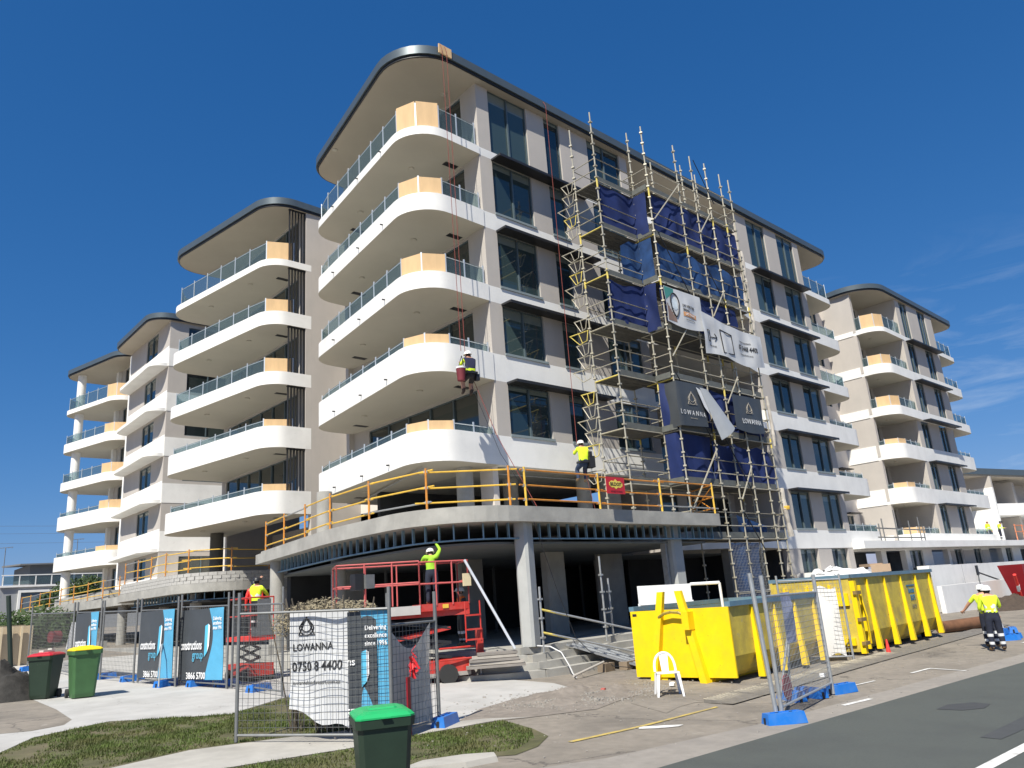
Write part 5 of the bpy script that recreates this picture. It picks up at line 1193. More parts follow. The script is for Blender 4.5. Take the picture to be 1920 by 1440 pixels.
# dusty cloth on the angled panel, ribbon
f8 = panel_sheet((7.12,10.95), (8.40,11.42), .12, 1.25, lambda s: .12+.25*(1-s)*.2, lambda s: 1.62-.35*math.sin(s*3.1)+.1*s, -.04, .14, 61)
solo('dust_cloth', sheet_mb(f8, nv=20), MESHW, 'dusty off white cloth sagging on the short angled fence panel', 'cloth', smooth=True)
mb = MB(); random.seed(5)
for k in range(26):
    a = Vector((7.62, 11.05, 1.02+random.uniform(-.2, .12))); d = Vector((random.uniform(-.09,.09), random.uniform(-.06,.03), random.uniform(-.20,.10))); s_ = Vector((random.uniform(-.05,.05), .0, random.uniform(-.04,.04)))
    mb.add([a, a+d, a+d+s_, a+s_], [(0,1,2,3)])
solo('ribbon', mb, mat('red_ribbon', (.75,.03,.03), .5, .2), 'bright red ribbon tangled on the short angled fence panel', 'ribbon')
solo('marker_post', MB().obox((0,0,.42), .09, .03, .95), mat('maroon_post', (.25,.01,.02), .5), 'maroon marker board leaning under the red ribbon', 'marker post', loc=(7.52, 11.02, G(7.7,11.2)), rz=.4)
# gate panels by the road
fence('galvanised gate panel in the street with a small blue and white sheet', (11.86, 7.02), (15.10, 7.78), 2.26, 1.92, m=GALV, group='galvanised fences in the street', lean=.0, low=.22, sp=.085, rr=.036)
solo('spare_tube', MB().tube((0,0,.02),(-.02,.1,2.3),.036,10), GALV, 'spare galvanised tube standing against the near end of the street gate', 'tube', loc=(11.72, 7.03, G(11.6,7.16)))
fence('galvanised panel with white cloth between the two yellow skips', (21.5, 10.33), (20.2, 11.5), 2.3, 2.15, m=GALV, group='galvanised fences in the street')
f9 = sheetfn([(21.40, 10.45), (20.92, 10.87)], lambda s: -.25+.1*math.sin(s*4), lambda s: 1.58-.06*math.sin(s*7), .07, 71); solo('white_cloth', sheet_mb(f9, nv=16), mat('quilted_white_cloth', (.72,.70,.66), .8, .05), 'white cloth on the panel between the two skips', 'cloth', smooth=True)
f10 = sheetfn([(13.05, 7.40), (13.55, 7.51)], .75, 1.62, .04, 72); solo('blue_white_sheet', sheet_mb(f10, nv=10), mat('pale_blue_sheet', (.33,.36,.52), .7, .25, 12), 'small crumpled pale blue sheet hung on the gate panel in the street', 'cloth', smooth=True)
foot('nearest blue foot, holding the gate panel at the edge of the road', 11.78, 6.95, R(-32)); foot('blue foot at the far end of the gate panel', 15.45, 7.78, R(-12)); 
foot('blue foot standing on its end behind the gate panel mesh', 14.1, 8.1, R(60), z=G(14.1,8.1)+.0); foot('blue foot lying beside the upended one behind the gate panel', 14.65, 8.0, R(70))
solo('stop_bat', MB().tube((0,-.01,.28), (0,.01,.28), .22, 20), mat('dull_red_disc', (.20,.02,.03), .6), 'round dark red traffic bat leaning behind the gate panel', 'traffic bat', loc=(13.75, 7.95, G(13.7,8)), rz=R(10))
solo('stay_bar', MB().tube((0,0,.05), (.35,-.35,1.75), .024, 8), GALV, 'grey diagonal stay leaning inside the gate panel', 'stay', loc=(13.6, 8.05, G(13.6, 8)))
solo('stay_bar', MB().tube((0,0,.05), (.16,-.2,1.9), .024, 8), GALV, 'upright grey stay post inside the gate panel', 'stay', loc=(13.95, 8.05, G(14, 8)))
solo('bent_stay', MB().poly([(0,0,.05),(.10,.25,.95),(.18,.45,1.12),(.4,.9,1.15),(.5,1.1,1.05)], .022, 8).tube((.2,.5,1.1),(.25,.95,.1),.015,6), GALV, 'bent grey stay leaning on the middle constructions banner', 'stay', loc=(7.65, 23.1, G(7.6,23)))
# stack of feet, cone, far right clutter
for i, (dx, dy, dz, lb) in enumerate([(0,0,0,'bottom left foot of the blue stack at the right edge'), (.75,.1,0,'bottom right foot of the blue stack at the right edge'), (.3,.25,.18,'grey blue foot on top of the stack under the cone'), (1.0,.15,.18,'rightmost upper foot of the blue stack')]):
    foot(lb, 29.6+dx, 8.9+dy, R(-30+i*17), group='blue feet stacked at the right edge', z=G(30,9)+dz)
cn = thing('traffic_cone', 'orange and white traffic cone beside the blue stack at the right edge', 'cone', (30.5, 9.4, G(30.5, 9.4)+.30))
lpart('base', MB().obox((0,0,.015), .36, .36, .03), RUBBER, cn); lpart('cone', MB().lathe([(.13,.03),(.085,.30)], 16), INKW, cn, True); lpart('tip', MB().lathe([(.085,.30),(.035,.66),(.0001,.66)], 16), CORAL, cn, True)
solo('brown_pipe', MB().tube((0,0,.22), (3.0,-.75,.24), .22, 16), mat('rusty_pipe', (.16,.075,.035), .7, .25, 3), 'thick brown pipe lying behind the large skip', 'pipe', loc=(32.4, 12.0, G(33,12)), smooth=True)
solo('steel_plate', MB().obox((0,0,.6), .05, .9, 1.5), mat('dark_plate', (.05,.045,.04), .7), 'dark plate leaning behind the far end of the large skip', 'plate', loc=(32.2, 12.6, G(32,12.6))).rotation_euler = (R(-35), R(20), .3)
def heap(label, x, y, rx, ry, h, m, seed, name='soil_heap', cat='soil heap', n=22, rough=.35, sharp=5):
    V = []; F = []
    for i in range(n+1):
        for j in range(n+1):
            u, v = i/n*2-1, j/n*2-1; r_ = math.hypot(u, v); xx, yy = x+u*rx, y+v*ry
            hh = max(0, 1-r_)**.8*h*(1+rough*1.6*mnoise.noise(Vector((u*2.5+seed, v*2.5, seed))))+max(0, 1-r_)**.3*h*rough*.5*mnoise.noise(Vector((u*sharp*1.6+seed, v*sharp*1.6, 2)))
            V.append((xx, yy, G(xx, yy)+hh-.02))
    for i in range(n):
        for j in range(n): F.append((i*(n+1)+j, (i+1)*(n+1)+j, (i+1)*(n+1)+j+1, i*(n+1)+j+1))
    return solo(name, MB().add(V, F), m, label, cat, None, True)
heap('dark soil heap at the foot of the far white wall', 55.5, 16.0, 5.0, 1.4, .85, SOIL, 3)
heap('grey gravel heap spread in front of the curved steps', 12.6, 12.0, 2.0, 1.1, .16, DIRT, 8, 'gravel_heap', 'gravel', 40, .8, 9)
heap('black rubble heap at the left edge behind the red lidded bin', 4.35, 24.6, .95, 1.0, .95, mat('black_rubble', (.03,.028,.025), .9, .4, 6, .8, 14), 5, 'rubble_heap', 'rubble', 22, .25)
rm = thing('loader', 'red hopper machine with a striped arm at the right edge by the white wall', 'machine', (56.5, 15.35, G(56.5, 15.35)))
lpart('hopper', MB().add([(0,0,2.6),(3.2,0,2.6),(3.2,1.4,2.6),(0,1.4,2.6),(.9,.3,.5),(3,.3,.5),(3,1.1,.5),(.9,1.1,.5)], [(0,1,2,3),(7,6,5,4),(0,4,5,1),(1,5,6,2),(2,6,7,3),(3,7,4,0)]), mat('dark_red_machine', (.30,.012,.02), .5, .1), rm)
lpart('arm', MB().tube((-.2,.4,.6), (-1.2,.2,2.0), .10, 8), CORAL, rm); lpart('arm_band', MB().tube((-.5,.35,1.02), (-.75,.28,1.37), .105, 8), INKW, rm); lpart('frame', MB().box(-.4,2.8,.2,1.2,.1,.5), RED, rm)
for a in (.0, 2.2): lpart('wheel', MB().tube((a+.2,.05,.2),(a+.2,.3,.2),.3,14), RUBBER, rm)
for x, y, lb in ((36.3, 9.3, 'left'), (36.9, 9.2, 'right')): solo('signal_post', MB().tube((0,0,0),(-.05,0,1.9),.05,10), GALVD, 'thick grey post at the right edge of the street, %s one of the two' % lb, 'post', 'grey posts at the right edge', loc=(x, y, G(x, y)))
sh = thing('shovel', 'upright shovel stuck behind the two men', 'shovel', (46, 14.6, G(46,14.6)))
lpart('shaft', MB().tube((0,0,0),(0,0,2.1),.03,8), GALVD, sh); lpart('blade', MB().obox((0,0,2.3), .3,.05,.5), BLACK, sh)
solo('handrail', MB().tube((0,0,2.2),(4.5,-2.2,.4),.05,8), BLACK, 'sloping black bar against the far white wall', 'handrail', loc=(59, 18.7, G(59,18.7)))
tt = solo('terrace_guard', MB().poly([(46.1,19.45,4.45),(53.5,19.45,4.38)], .04, 6).poly([(46.25,19.45,3.92),(53.2,19.45,3.9)], .04, 6), GALVD, 'dark tube edge protection on the terrace beside the garage openings', 'guard rail')
for x, z1 in ((46.55,4.7),(47.05,5.0),(48.95,5.55),(50.95,4.95),(52.5,5.2),(53.1,4.6)): part('upright', MB().tube((x,19.42,3.72),(x-.02,19.42,z1),.035,6), GALVD, tt)
og = solo('terrace_guard', MB().poly([(72.2,19.5,4.9),(83,19.6,4.9)], .04, 6).poly([(72.2,19.5,4.4),(83,19.6,4.4)], .04, 6), mat('salmon_rail', (.65,.24,.12), .6), 'salmon orange guard rail on the far right terrace by the two men', 'guard rail')
for x in (72.3, 74.2, 76.3, 79, 82): part('upright', MB().tube((x,19.5,3.72),(x,19.5,5.0),.04,6), MATS['salmon_rail'], og)
# plywood-white site table behind the nearest skip
wb = thing('site_table', 'white boxed-in site barrier standing behind the nearest skip', 'barrier', (18.0, 14.0, G(18,14)))
part('panel', MB().add([(17.75,14.45,1.45),(18.9,13.45,1.45),(18.92,13.47,1.45),(17.77,14.47,1.45),(17.75,14.45,1.98),(18.9,13.45,1.95),(18.92,13.47,1.95),(17.77,14.47,1.98)], [(3,2,1,0),(4,5,6,7),(0,1,5,4),(1,2,6,5),(2,3,7,6),(3,0,4,7)]), INKW, wb)
part('frame', MB().tube((18.9,13.45,1.93),(19.6,12.95,1.92),.045,6).tube((19.6,12.95,1.92),(19.68,12.97,-.2),.04,6).tube((17.77,14.45,-.2),(17.77,14.45,1.5),.04,6).tube((18.9,13.45,-.2),(18.9,13.45,1.5),.04,6), INKW, wb)

# ---------------------------------------------------------------- plastic chair
ch = thing('plastic_chair', 'white moulded plastic chair standing in front of the nearest skip', 'chair', (13.45, 10.42, G(13.45, 10.42)), R(135))
lpart('seat', MB().add([(-.21,-.20,.42),(.21,-.20,.42),(.23,.22,.44),(-.23,.22,.44),(-.21,-.20,.45),(.21,-.20,.45),(.23,.22,.47),(-.23,.22,.47)], [(3,2,1,0),(4,5,6,7),(0,1,5,4),(1,2,6,5),(2,3,7,6),(3,0,4,7)]), PLASTW, ch)
for sx_ in (-1, 1):
    for yy, dy in ((.19, .05), (-.18, -.09)):
        V = [(sx_*.17,yy-.03,.43),(sx_*.23,yy-.03,.43),(sx_*.23,yy+.03,.43),(sx_*.17,yy+.03,.43),(sx_*.235,yy+dy-.02,0),(sx_*.275,yy+dy-.02,0),(sx_*.275,yy+dy+.02,0),(sx_*.235,yy+dy+.02,0)]
        lpart('leg', MB().add(V, [(0,1,2,3),(7,6,5,4),(0,4,5,1),(1,5,6,2),(2,6,7,3),(3,7,4,0)]), PLASTW, ch)
bk_ = []
for k in range(17):
    t = k/16*math.pi; bk_.append((.215*math.cos(t)*(1 if k in (0,16) else 1), -.20-.10*math.sin(t)**.6-.02, .45+.36*math.sin(t)**.75))
lpart('back_hoop', MB().poly(bk_, .026, 7), PLASTW, ch, True)
lpart('back_splat', MB().add([(-.07,-.22,.45),(.07,-.22,.45),(.09,-.31,.78),(-.09,-.31,.78),(-.07,-.235,.45),(.07,-.235,.45),(.09,-.325,.78),(-.09,-.325,.78)], [(3,2,1,0),(4,5,6,7),(0,1,5,4),(1,2,6,5),(2,3,7,6),(3,0,4,7)]), PLASTW, ch)

# ---------------------------------------------------------------- wheelie bins
def wbin(label, x, y, rz, body, lid, s=1.0, open_=0, txt=None):
    r = thing('wheelie_bin', label, 'bin', (x, y, G(x, y)), rz, 'wheelie bins')
    def rr(wx, wy, z, cy=0, c=.05): return [(-wx+c,cy-wy,z),(wx-c,cy-wy,z),(wx,cy-wy+c,z),(wx,cy+wy-c,z),(wx-c,cy+wy,z),(-wx+c,cy+wy,z),(-wx,cy+wy-c,z),(-wx,cy-wy+c,z)]
    def loft(rings, cap=True):
        V = [p for q in rings for p in q]; n = 8; F = []
        for k in range(len(rings)-1):
            for i in range(n): F.append((k*n+i, k*n+(i+1)%n, (k+1)*n+(i+1)%n, (k+1)*n+i))
        if cap: F += [tuple(range(n))[::-1], tuple(range((len(rings)-1)*n, len(rings)*n))]
        return MB().add([(a*s, b*s, c*s) for a, b, c in V], F)
    lpart('body', loft([rr(.215,.23,.02), rr(.225,.25,.10), rr(.275,.325,.90), rr(.275,.325,.93)]), body, r)
    lpart('rim', loft([rr(.298,.352,.90), rr(.305,.36,.985), rr(.29,.345,.985)]), body, r)
    lpart('lid', loft([rr(.300,.365,.988), rr(.300,.365,1.005), rr(.27,.33,1.035), rr(.20,.26,1.06), rr(.17,.22,1.06)]), lid, r)
    lpart('lid_ridge', loft([rr(.15,.14,1.061,-.03,.03), rr(.135,.125,1.078,-.03,.03)]), lid, r)
    lpart('lid_grip', MB().box(-.05*s,.05*s,-.395*s,-.35*s,.992*s,1.004*s), lid, r)
    lpart('handle', MB().tube((-.24*s,.395*s,.955*s),(.24*s,.395*s,.955*s),.016*s,8).box(-.25*s,-.21*s,.35*s,.40*s,.93*s,.98*s).box(.21*s,.25*s,.35*s,.40*s,.93*s,.98*s), body, r)
    for e in (-1, 1): lpart('wheel', MB().tube((e*.235*s,.22*s,.10*s),(e*.285*s,.22*s,.10*s),.10*s,18), RUBBER, r)
    if txt:
        for t_, z_, sz in txt:
            me = text_mesh(t_, sz, INKW, 'lettering', .001); me.transform(Matrix.Translation((.05*s, -(.243+(z_-.1)*.094)*s-.004, z_*s)) @ Matrix.Rotation(R(90-5.4), 4, 'X')); link('lettering', me, r)
    return r
wbin('dark green wheelie bin with a bright green lid, nearest to the camera', 4.70, 7.40, R(-25), BINBODY, LIDG, .99, txt=[('Sunshine Coast', .78, .030), ('COUNCIL', .75, .018)])
wbin('dark green wheelie bin with a red lid, left of the yellow lidded one', 5.03, 23.7, R(-38), BINBODY, LIDR, 1.05, txt=[('Sunshine Coast', .80, .04)])
wbin('mid green wheelie bin with a yellow lid, on the concrete driveway', 5.72, 22.9, R(-4), BINBODY2, LIDY, 1.16)
solo('litter', MB().obox((0,0,.03), .3, .2, .05, .3).obox((.1,.1,.05), .12, .1, .08, 1), mat('pale_litter', (.5,.48,.43), .9), 'pale rubbish lying on the red bin lid', 'litter', loc=(5.03, 23.7, G(5,23.7)+1.12))

# ---------------------------------------------------------------- big scissor lift
lf = thing('scissor_lift', 'large red scissor lift with a long railed platform under the podium', 'scissor lift', (12.1, 17.3, G(12,17)), 0, 'scissor lifts')
A, B, C_, D_ = Vector((10.05,17.75,0)), Vector((11.85,16.72,0)), Vector((13.15,16.35,0)), Vector((.55,1.15,0))
def lrail(a, b, z0, zs, step, m=PINKR, r=.022):
    n = max(1, round((b-a).length/step)); mb = MB()
    for k in range(n+1): p = a.lerp(b, k/n); part('rail_post', MB().tube((p.x,p.y,z0),(p.x,p.y,zs[-1]),r,8), m, lf)
    for z in zs: part('platform_rail', MB().tube((a.x,a.y,z),(b.x,b.y,z),r,8), m, lf)
lrail(A, B, 1.9, (2.45, 2.98), .62); lrail(B, C_, 1.85, (2.40, 2.95), .45); lrail(A+D_, C_+D_, 1.9, (2.45, 2.98), .9); lrail(A, A+D_, 1.9, (2.45, 2.98), 1.2); lrail(C_, C_+D_, 1.85, (2.45, 2.95), 1.2)
def slab(P, z0, z1): return MB().prism([(p.x, p.y) for p in P], z0, z1)
part('platform_deck', slab([A, B, B+D_, A+D_], 1.80, 1.87), GALV, lf); part('deck_extension', slab([B, C_, C_+D_, B+D_], 1.72, 1.90), RED, lf)
part('deck_edge', slab([A+Vector((.3,-.17,0)), B, B+Vector((-.01,-.02,0)), A+Vector((.29,-.20,0))], 1.66, 1.88), mat('pale_deck_edge', (.42,.40,.38), .6, .1), lf)
part('deck_beam', slab([A+Vector((.5,-.1,0)), C_, C_+D_*.9, A+D_], 1.58, 1.72), RED, lf)
part('control_box', MB().box(10.35,10.62,17.35,17.6,2.35,2.75), BLACK, lf); part('control_box', MB().box(10.6,10.85,17.25,17.5,2.38,2.72), GALVD, lf)
part('document_box', MB().obox((13.05,16.28,2.45), .22,.06,.32,-.2), mat('cream_bag', (.6,.52,.33), .8), lf)
part('sticker', MB().obox((12.5,16.515,1.82), .16,.01,.10,-.28), YRAIL, lf)
u_ = (C_-A).normalized(); n_ = Vector((-u_.y, u_.x, 0))
for s_ in (0, 1):
    o_ = n_*(.15+s_*.75)
    for k in range(3):
        z0 = .55+k*.36; z1 = z0+.36
        a = A+u_*.5+o_; b = A+u_*2.9+o_
        part('scissor_arm', MB().tube((a.x,a.y,z0),(b.x,b.y,z1),.05,4), RED if k % 2 else BLACK, lf); part('scissor_arm', MB().tube((a.x,a.y,z1),(b.x,b.y,z0),.05,4), BLACK, lf)
a = A+u_*.2; b = A+u_*3.35
part('chassis', slab([a, b, b+n_*1.0, a+n_*1.0], .16, .50), RED, lf)
part('chassis_trim', slab([a-n_*.02, b-n_*.02, b-n_*.01, a-n_*.01], .10, .20), mat('chassis_grey', (.3,.28,.26), .6), lf)
for t in (.35, 2.75):
    for s_ in (0, .95):
        c = A+u_*t+n_*s_; part('wheel', MB().tube((c.x,c.y,.14)-n_*.1 if False else Vector((c.x,c.y,.16))-n_*.12, Vector((c.x,c.y,.16))+n_*.12, .24, 16), RUBBER, lf, True)
for (x, y) in ((13.42, 16.35), (10.3, 18.2)): part('outrigger', MB().obox((x, y, .72), .16,.16,.95,-.3), RED, lf); part('outrigger_foot', MB().tube((x,y,-.04),(x,y,.25),.03,8).obox((x,y,-.02),.25,.25,.03), GALV, lf)
lad = MB()
for z in (1.55, 1.2, .95): lad.obox((13.05,16.1,z), .42,.10,.04,-.28)
lad.tube((12.86,16.18,.9),(12.86,16.18,1.9),.02,6).tube((13.25,16.05,.9),(13.25,16.05,1.9),.02,6); part('ladder', lad, RED, lf)
for z in (.5,.78): part('chassis_rail', MB().tube((12.3,16.6,z),(13.2,16.3,z),.025,6), RED, lf)
person('worker in a bright green shirt on the large red lift, reaching to the ceiling', (12.45, 17.0, 1.87), R(-30), dict(rel=(.30,.15,1.62), rwr=(.20,.30,1.82), rhd=(.17,.33,1.88), chest=(0,.06,1.30), neck=(0,.12,1.44), head=(0,.18,1.52), top=(0,.2,1.61), lel=(-.26,.2,1.28), lwr=(-.12,.38,1.32), lhd=(-.08,.42,1.33)), shirt=HIVISG, hat=HATW, s=.88, bands=False)
person('worker in a white hat and orange vest standing on the shop floor behind the lift', (15.2, 19.3, .60), R(75), dict(rwr=(.2,.3,1.1), rhd=(.2,.36,1.12), lwr=(-.2,.3,1.1), lhd=(-.2,.36,1.12)), shirt=mat('dark_shirt', (.04,.04,.05), .8), vest=HIVISO, pants=BLACK)
# small scissor lift
sl = thing('scissor_lift', 'small red scissor lift carrying two workers beside the round columns', 'scissor lift', (10.3, 22.6, G(10,22.6)), 0, 'scissor lifts')
for x in (9.75, 10.45):
    for y in (22.1, 23.6): part('rail_post', MB().tube((x,y,1.35),(x,y,2.45),.02,8), RED, sl)
for z in (1.95, 2.45):
    part('platform_rail', MB().poly([(9.75,22.1,z),(10.45,22.1,z),(10.45,23.6,z),(9.75,23.6,z),(9.75,22.1,z)], .02, 8), RED, sl)
part('platform_deck', MB().box(9.7,10.5,22.05,23.65,1.25,1.38), CORAL, sl); part('grille', MB().box(9.76,10.44,22.03,22.05,1.38,1.62), GALVD, sl); part('grey_panel', MB().box(9.95,10.35,22.06,22.09,1.4,2.4), GALVD, sl)
for k in range(3): part('scissor_arm', MB().tube((10.1,22.2,.55+k*.24),(10.1,23.5,.79+k*.24),.04,4).tube((10.1,22.2,.79+k*.24),(10.1,23.5,.55+k*.24),.04,4), BLACK, sl)
part('chassis', MB().box(9.72,10.48,22.1,23.6,.3,.62), RED, sl)
for y in (22.3, 23.4): part('wheel', MB().tube((9.66,y,.32),(10.54,y,.32),.16,14), RUBBER, sl, True)
person('worker in a lime vest and dark cap working overhead on the small lift', (10.1, 22.5, 1.38), R(-60), dict(lel=(-.24,.22,1.5), lwr=(-.12,.30,1.68), lhd=(-.1,.33,1.73), rel=(.25,.2,1.2), rwr=(.15,.38,1.2), rhd=(.12,.43,1.2)), shirt=HIVIS, hat=BLACK, pants=BLACK, s=.95)
person('worker in an orange-red shirt half hidden beside the lime vested one on the small lift', (10.35, 23.2, 1.38), R(-30), {}, shirt=CORAL, hat=BLACK, pants=BLACK, s=.92, bands=False)

# ---------------------------------------------------------------- things round the steps
def bar(label, a, b, r, m, name, cat, group=None): return solo(name, MB().tube(a, b, r, 8), m, label, cat, group)
bar('long pale plank leaning from the lift to the stone slabs', (12.9, 16.15, 2.95), (13.75, 15.35, .66), .035, mat('pale_plank', (.55,.58,.62), .5), 'leaning_plank', 'plank')
st = thing('handrail', 'short tube handrail with yellow ended rails down the curved steps', 'handrail', (15.2, 15.7, .4))
for (x, y, z0, z1) in ((15.15,15.75,.42,2.15), (18.0,16.0,.5,2.95), (18.65,16.3,.5,2.3)):
    mb = MB().tube((x,y,z0),(x,y,z1),.03,8)
    for k in range(int((z1-z0)/.5)): mb.obox((x,y,z0+.4+.5*k), .11,.11,.05)
    part('standard', mb, GALV, st)
for z in (1.55, .95):
    part('handrail_tube', MB().tube((15.15,15.75,z),(18.6,14.3,z-1.0),.028,8), GALV, st); part('yellow_end', MB().tube((15.15,15.75,z),(15.9,15.44,z-.22),.030,8), SCAFY, st)
part('cross_tube', MB().tube((18.0,16.0,1.3),(18.65,16.3,1.3),.025,8), GALV, st)
rp = thing('ramp', 'aluminium plank ramp laid over the curved steps', 'ramp', (16.5, 15.2, .3))
for k in range(4):
    a = Vector((16.35+.24*k, 16.05-.02*k, .55)); b = Vector((17.3+.24*k, 14.2+.05*k, -.12)); d = (b-a); m_ = Matrix.Translation((a+b)/2) @ d.to_track_quat('Y', 'Z').to_matrix().to_4x4()
    part('plank', MB().obox(None, .225, d.length, .05, mtx=m_), ALU, rp)
random.seed(3)
ss = thing('stone_slab_stack', 'stack of long stone slabs on the left end of the curved steps', 'stone slabs', (13.3, 15.6, .3))
for k in range(5):
    part('slab', MB().obox((13.45+random.uniform(-.05,.05), 15.75+random.uniform(-.04,.04), .28+.075*k), 1.5-.12*k, .42, .062, R(-38+random.uniform(-4,4))), STONE if k % 2 else mat('dark_slab', (.22,.2,.18), .9, .2), ss)
solo('hose', MB().poly([(15.05,15.9,.62),(15.25,15.6,.58),(15.35,15.3,.42),(15.3,15.0,.1),(14.9,14.5,-.05),(14.6,14.1,-.1)], .018, 6), mat('white_hose', (.6,.6,.6), .5), 'white hose draped down the curved steps from the front column', 'hose')
solo('power_cable', MB().poly([(15.0,15.6,3.9),(15.6,15.5,2.0),(15.95,15.3,.75),(16.1,15.0,.4),(16.6,14.6,-.05),(17.0,14.3,-.12)], .010, 5), BLACK, 'black cable dropping from the podium slab to the steps', 'cable')
bar('thin timber batten lying in front of the steps', (14.5,14.1,-.06), (16.2,14.6,.1), .03, mat('grey_batten', (.45,.42,.38), .8), 'timber_batten', 'batten')
for k, (x, y, z, w_, lb) in enumerate([(16.45,14.75,.0,.5,'left'), (17.2,14.6,.0,.6,'right')]): solo('timber_block', MB().obox((0,0,.1), w_, .25, .22, .2), mat('old_timber', (.22,.17,.12), .9, .2), 'old timber packer under the foot of the ramp, %s one' % lb, 'timber', loc=(x, y, G(x, y)+z))
# kerb ramps of ribbed steel
rk = thing('kerb_ramp', 'long line of worn diamond-mesh kerb ramps along the street edge', 'kerb ramp', (13.5, 9.35, G(13.5,9.35)))
pts = [(12.95,9.25),(14.2,9.38),(15.4,9.5),(16.6,9.62),(17.8,9.76),(19.0,9.9),(20.2,10.03),(21.4,10.16),(22.6,10.28),(23.8,10.40),(25.0,10.5),(26.2,10.62),(27.4,10.74),(28.6,10.86),(29.8,10.98),(31.0,11.1),(33,11.3),(35,11.55),(38,11.9)]
for k in range(len(pts)-1):
    a, b = Vector(pts[k]), Vector(pts[k+1]); d = (b-a).normalized(); n = Vector((d.y, -d.x)); b = b-d*.03
    V = []
    for p in (a, b):
        g = G(p.x, p.y); V += [(p.x, p.y, g), (p.x+n.x*.60, p.y+n.y*.60, g+.004), (p.x, p.y, g+.075)]
    part('ramp_segment', MB().add(V, [(0,1,2),(5,4,3),(0,3,4,1),(1,4,5,2),(2,5,3,0)]), MATR, rk)
    if k < 9:
        mb = MB(); L_ = (b-a).length; q = int(L_/.12)
        for i in range(q+1):
            for s_ in (-1, 1):
                u0 = i*L_/q; u1 = u0+s_*.34
                if not 0 <= u1 <= L_: continue
                p0 = a+d*u0; p1 = a+d*u1+n*.56; mb.tube((p0.x, p0.y, G(p0.x,p0.y)+.078), (p1.x, p1.y, G(p1.x,p1.y)+.012), .008, 3, cap=False)
        part('diamond_tread', mb, mat('worn_tread', (.36,.32,.24), .7, .3, 12), rk)['kind'] = 'stuff'
V = []; kb = MB()
kp = [(11.2,8.75),(11.9,9.05),(12.6,9.25),(13.0,9.28),(16,9.6),(20,10.05),(26,10.65),(32,11.25),(40,12.2),(60,14.5),(60,18),(40,15),(16.3,13.5),(12.2,11.3)]
gpoly('raised_apron', [(11.6,9.1),(12.3,9.35),(12.9,9.42),(13.0,9.32),(16,9.64),(20,10.09),(26,10.69),(32,11.29),(40,12.3),(60,14.8),(60,17.5),(40,15.2),(32,14.5),(24,14.0),(17.0,14.2),(14.8,12.0),(12.2,10.4)], .0055, LOT)
for P in ([(5.9,8.95),(6.4,9.15),(7.0,9.0),(7.35,8.75),(7.2,8.5),(6.7,8.55),(6.2,8.75)],):
    n = len(P); mb = MB().add([(x, y, G(x,y)-.02) for x, y in P]+[(x*.97+6.7*.03, y*.9+8.8*.1, G(x,y)+.07) for x, y in P], [tuple(range(n, 2*n))]+[(i,(i+1)%n,n+(i+1)%n,n+i) for i in range(n)])
    solo('broken_kerb', mb, PATH, 'broken grey kerb stone on the grass edge right of the nearest bin', 'kerb stone')

# ---------------------------------------------------------------- dead shrub, hedges, grass, gravel
def leaves(name, label, cat, centres, n, size, m, seed, stems=None):
    random.seed(seed); V = []; F = []
    for k in range(n):
        c, r = random.choice(centres); d = Vector((random.gauss(0,1), random.gauss(0,1), random.gauss(0,1))).normalized()*(random.random()**.45)
        p = Vector(c)+Vector((d.x*r[0], d.y*r[1], d.z*r[2])); a = Vector((random.gauss(0,1), random.gauss(0,1), random.gauss(0,.7))).normalized(); b = a.orthogonal().normalized(); s_ = size*random.uniform(.5, 1.4)
        i = len(V); V += [p-a*s_, p+b*s_*.45, p+a*s_, p-b*s_*.45]; F.append((i, i+1, i+2, i+3))
    o = thing(name, label, cat, (centres[0][0][0], centres[0][0][1], G(*centres[0][0][:2])))
    part('foliage', MB().add(V, F), m, o)['kind'] = 'stuff'
    mb = MB()
    for k in range(stems or 14):
        c, r = random.choice(centres); base = Vector((c[0]+random.uniform(-.3,.3)*r[0], c[1]+random.uniform(-.3,.3)*r[1], G(c[0],c[1]))); t_ = Vector(c)+Vector((random.uniform(-1,1)*r[0], random.uniform(-1,1)*r[1], random.uniform(.3,1.1)*r[2])); mid = base.lerp(t_, .5)+Vector((random.uniform(-.1,.1),)*3)
        mb.poly([base, mid, t_], .012, 4)
    part('stems', mb, mat('grey_stem', (.12,.10,.075), .9), o); return o
leaves('dead_shrub', 'dry grey-brown shrub spilling over the top of the nearest fence', 'shrub', [((6.95,12.75,1.88),(.60,.45,.24)), ((7.3,12.3,1.80),(.45,.4,.24)), ((6.7,13.2,1.72),(.45,.5,.30)), ((7.1,12.7,.9),(.5,.5,.7))], 5200, .032, LEAFD, 21, 60)
leaves('weeds', 'low dry weeds on the grass behind the nearest fence panel', 'weeds', [((8.4,14.9,.12),(.5,.9,.16)), ((8.3,13.6,.08),(.35,.6,.14)), ((8.9,16.3,.12),(.4,.8,.12))], 2600, .028, LEAFD, 22, 10)
leaves('hedge', 'dark green hedge behind the tan metal fence', 'hedge', [((9.5,56,1.9),(3.5,3,1.5)), ((12,60,2.2),(2.5,4,1.6))], 5000, .16, LEAF, 23, 8)
leaves('garden_tree', 'dark bushy tree in front of the grey house at the left', 'tree', [((17.0,74,4.8),(1.7,1.7,1.5)), ((18.2,73,5.3),(1.3,1.3,1.2)), ((15.8,75,4.2),(1.2,1.2,1.0)), ((17.3,74,3.2),(1.3,1.3,1.6))], 5200, .15, LEAF, 24, 12)
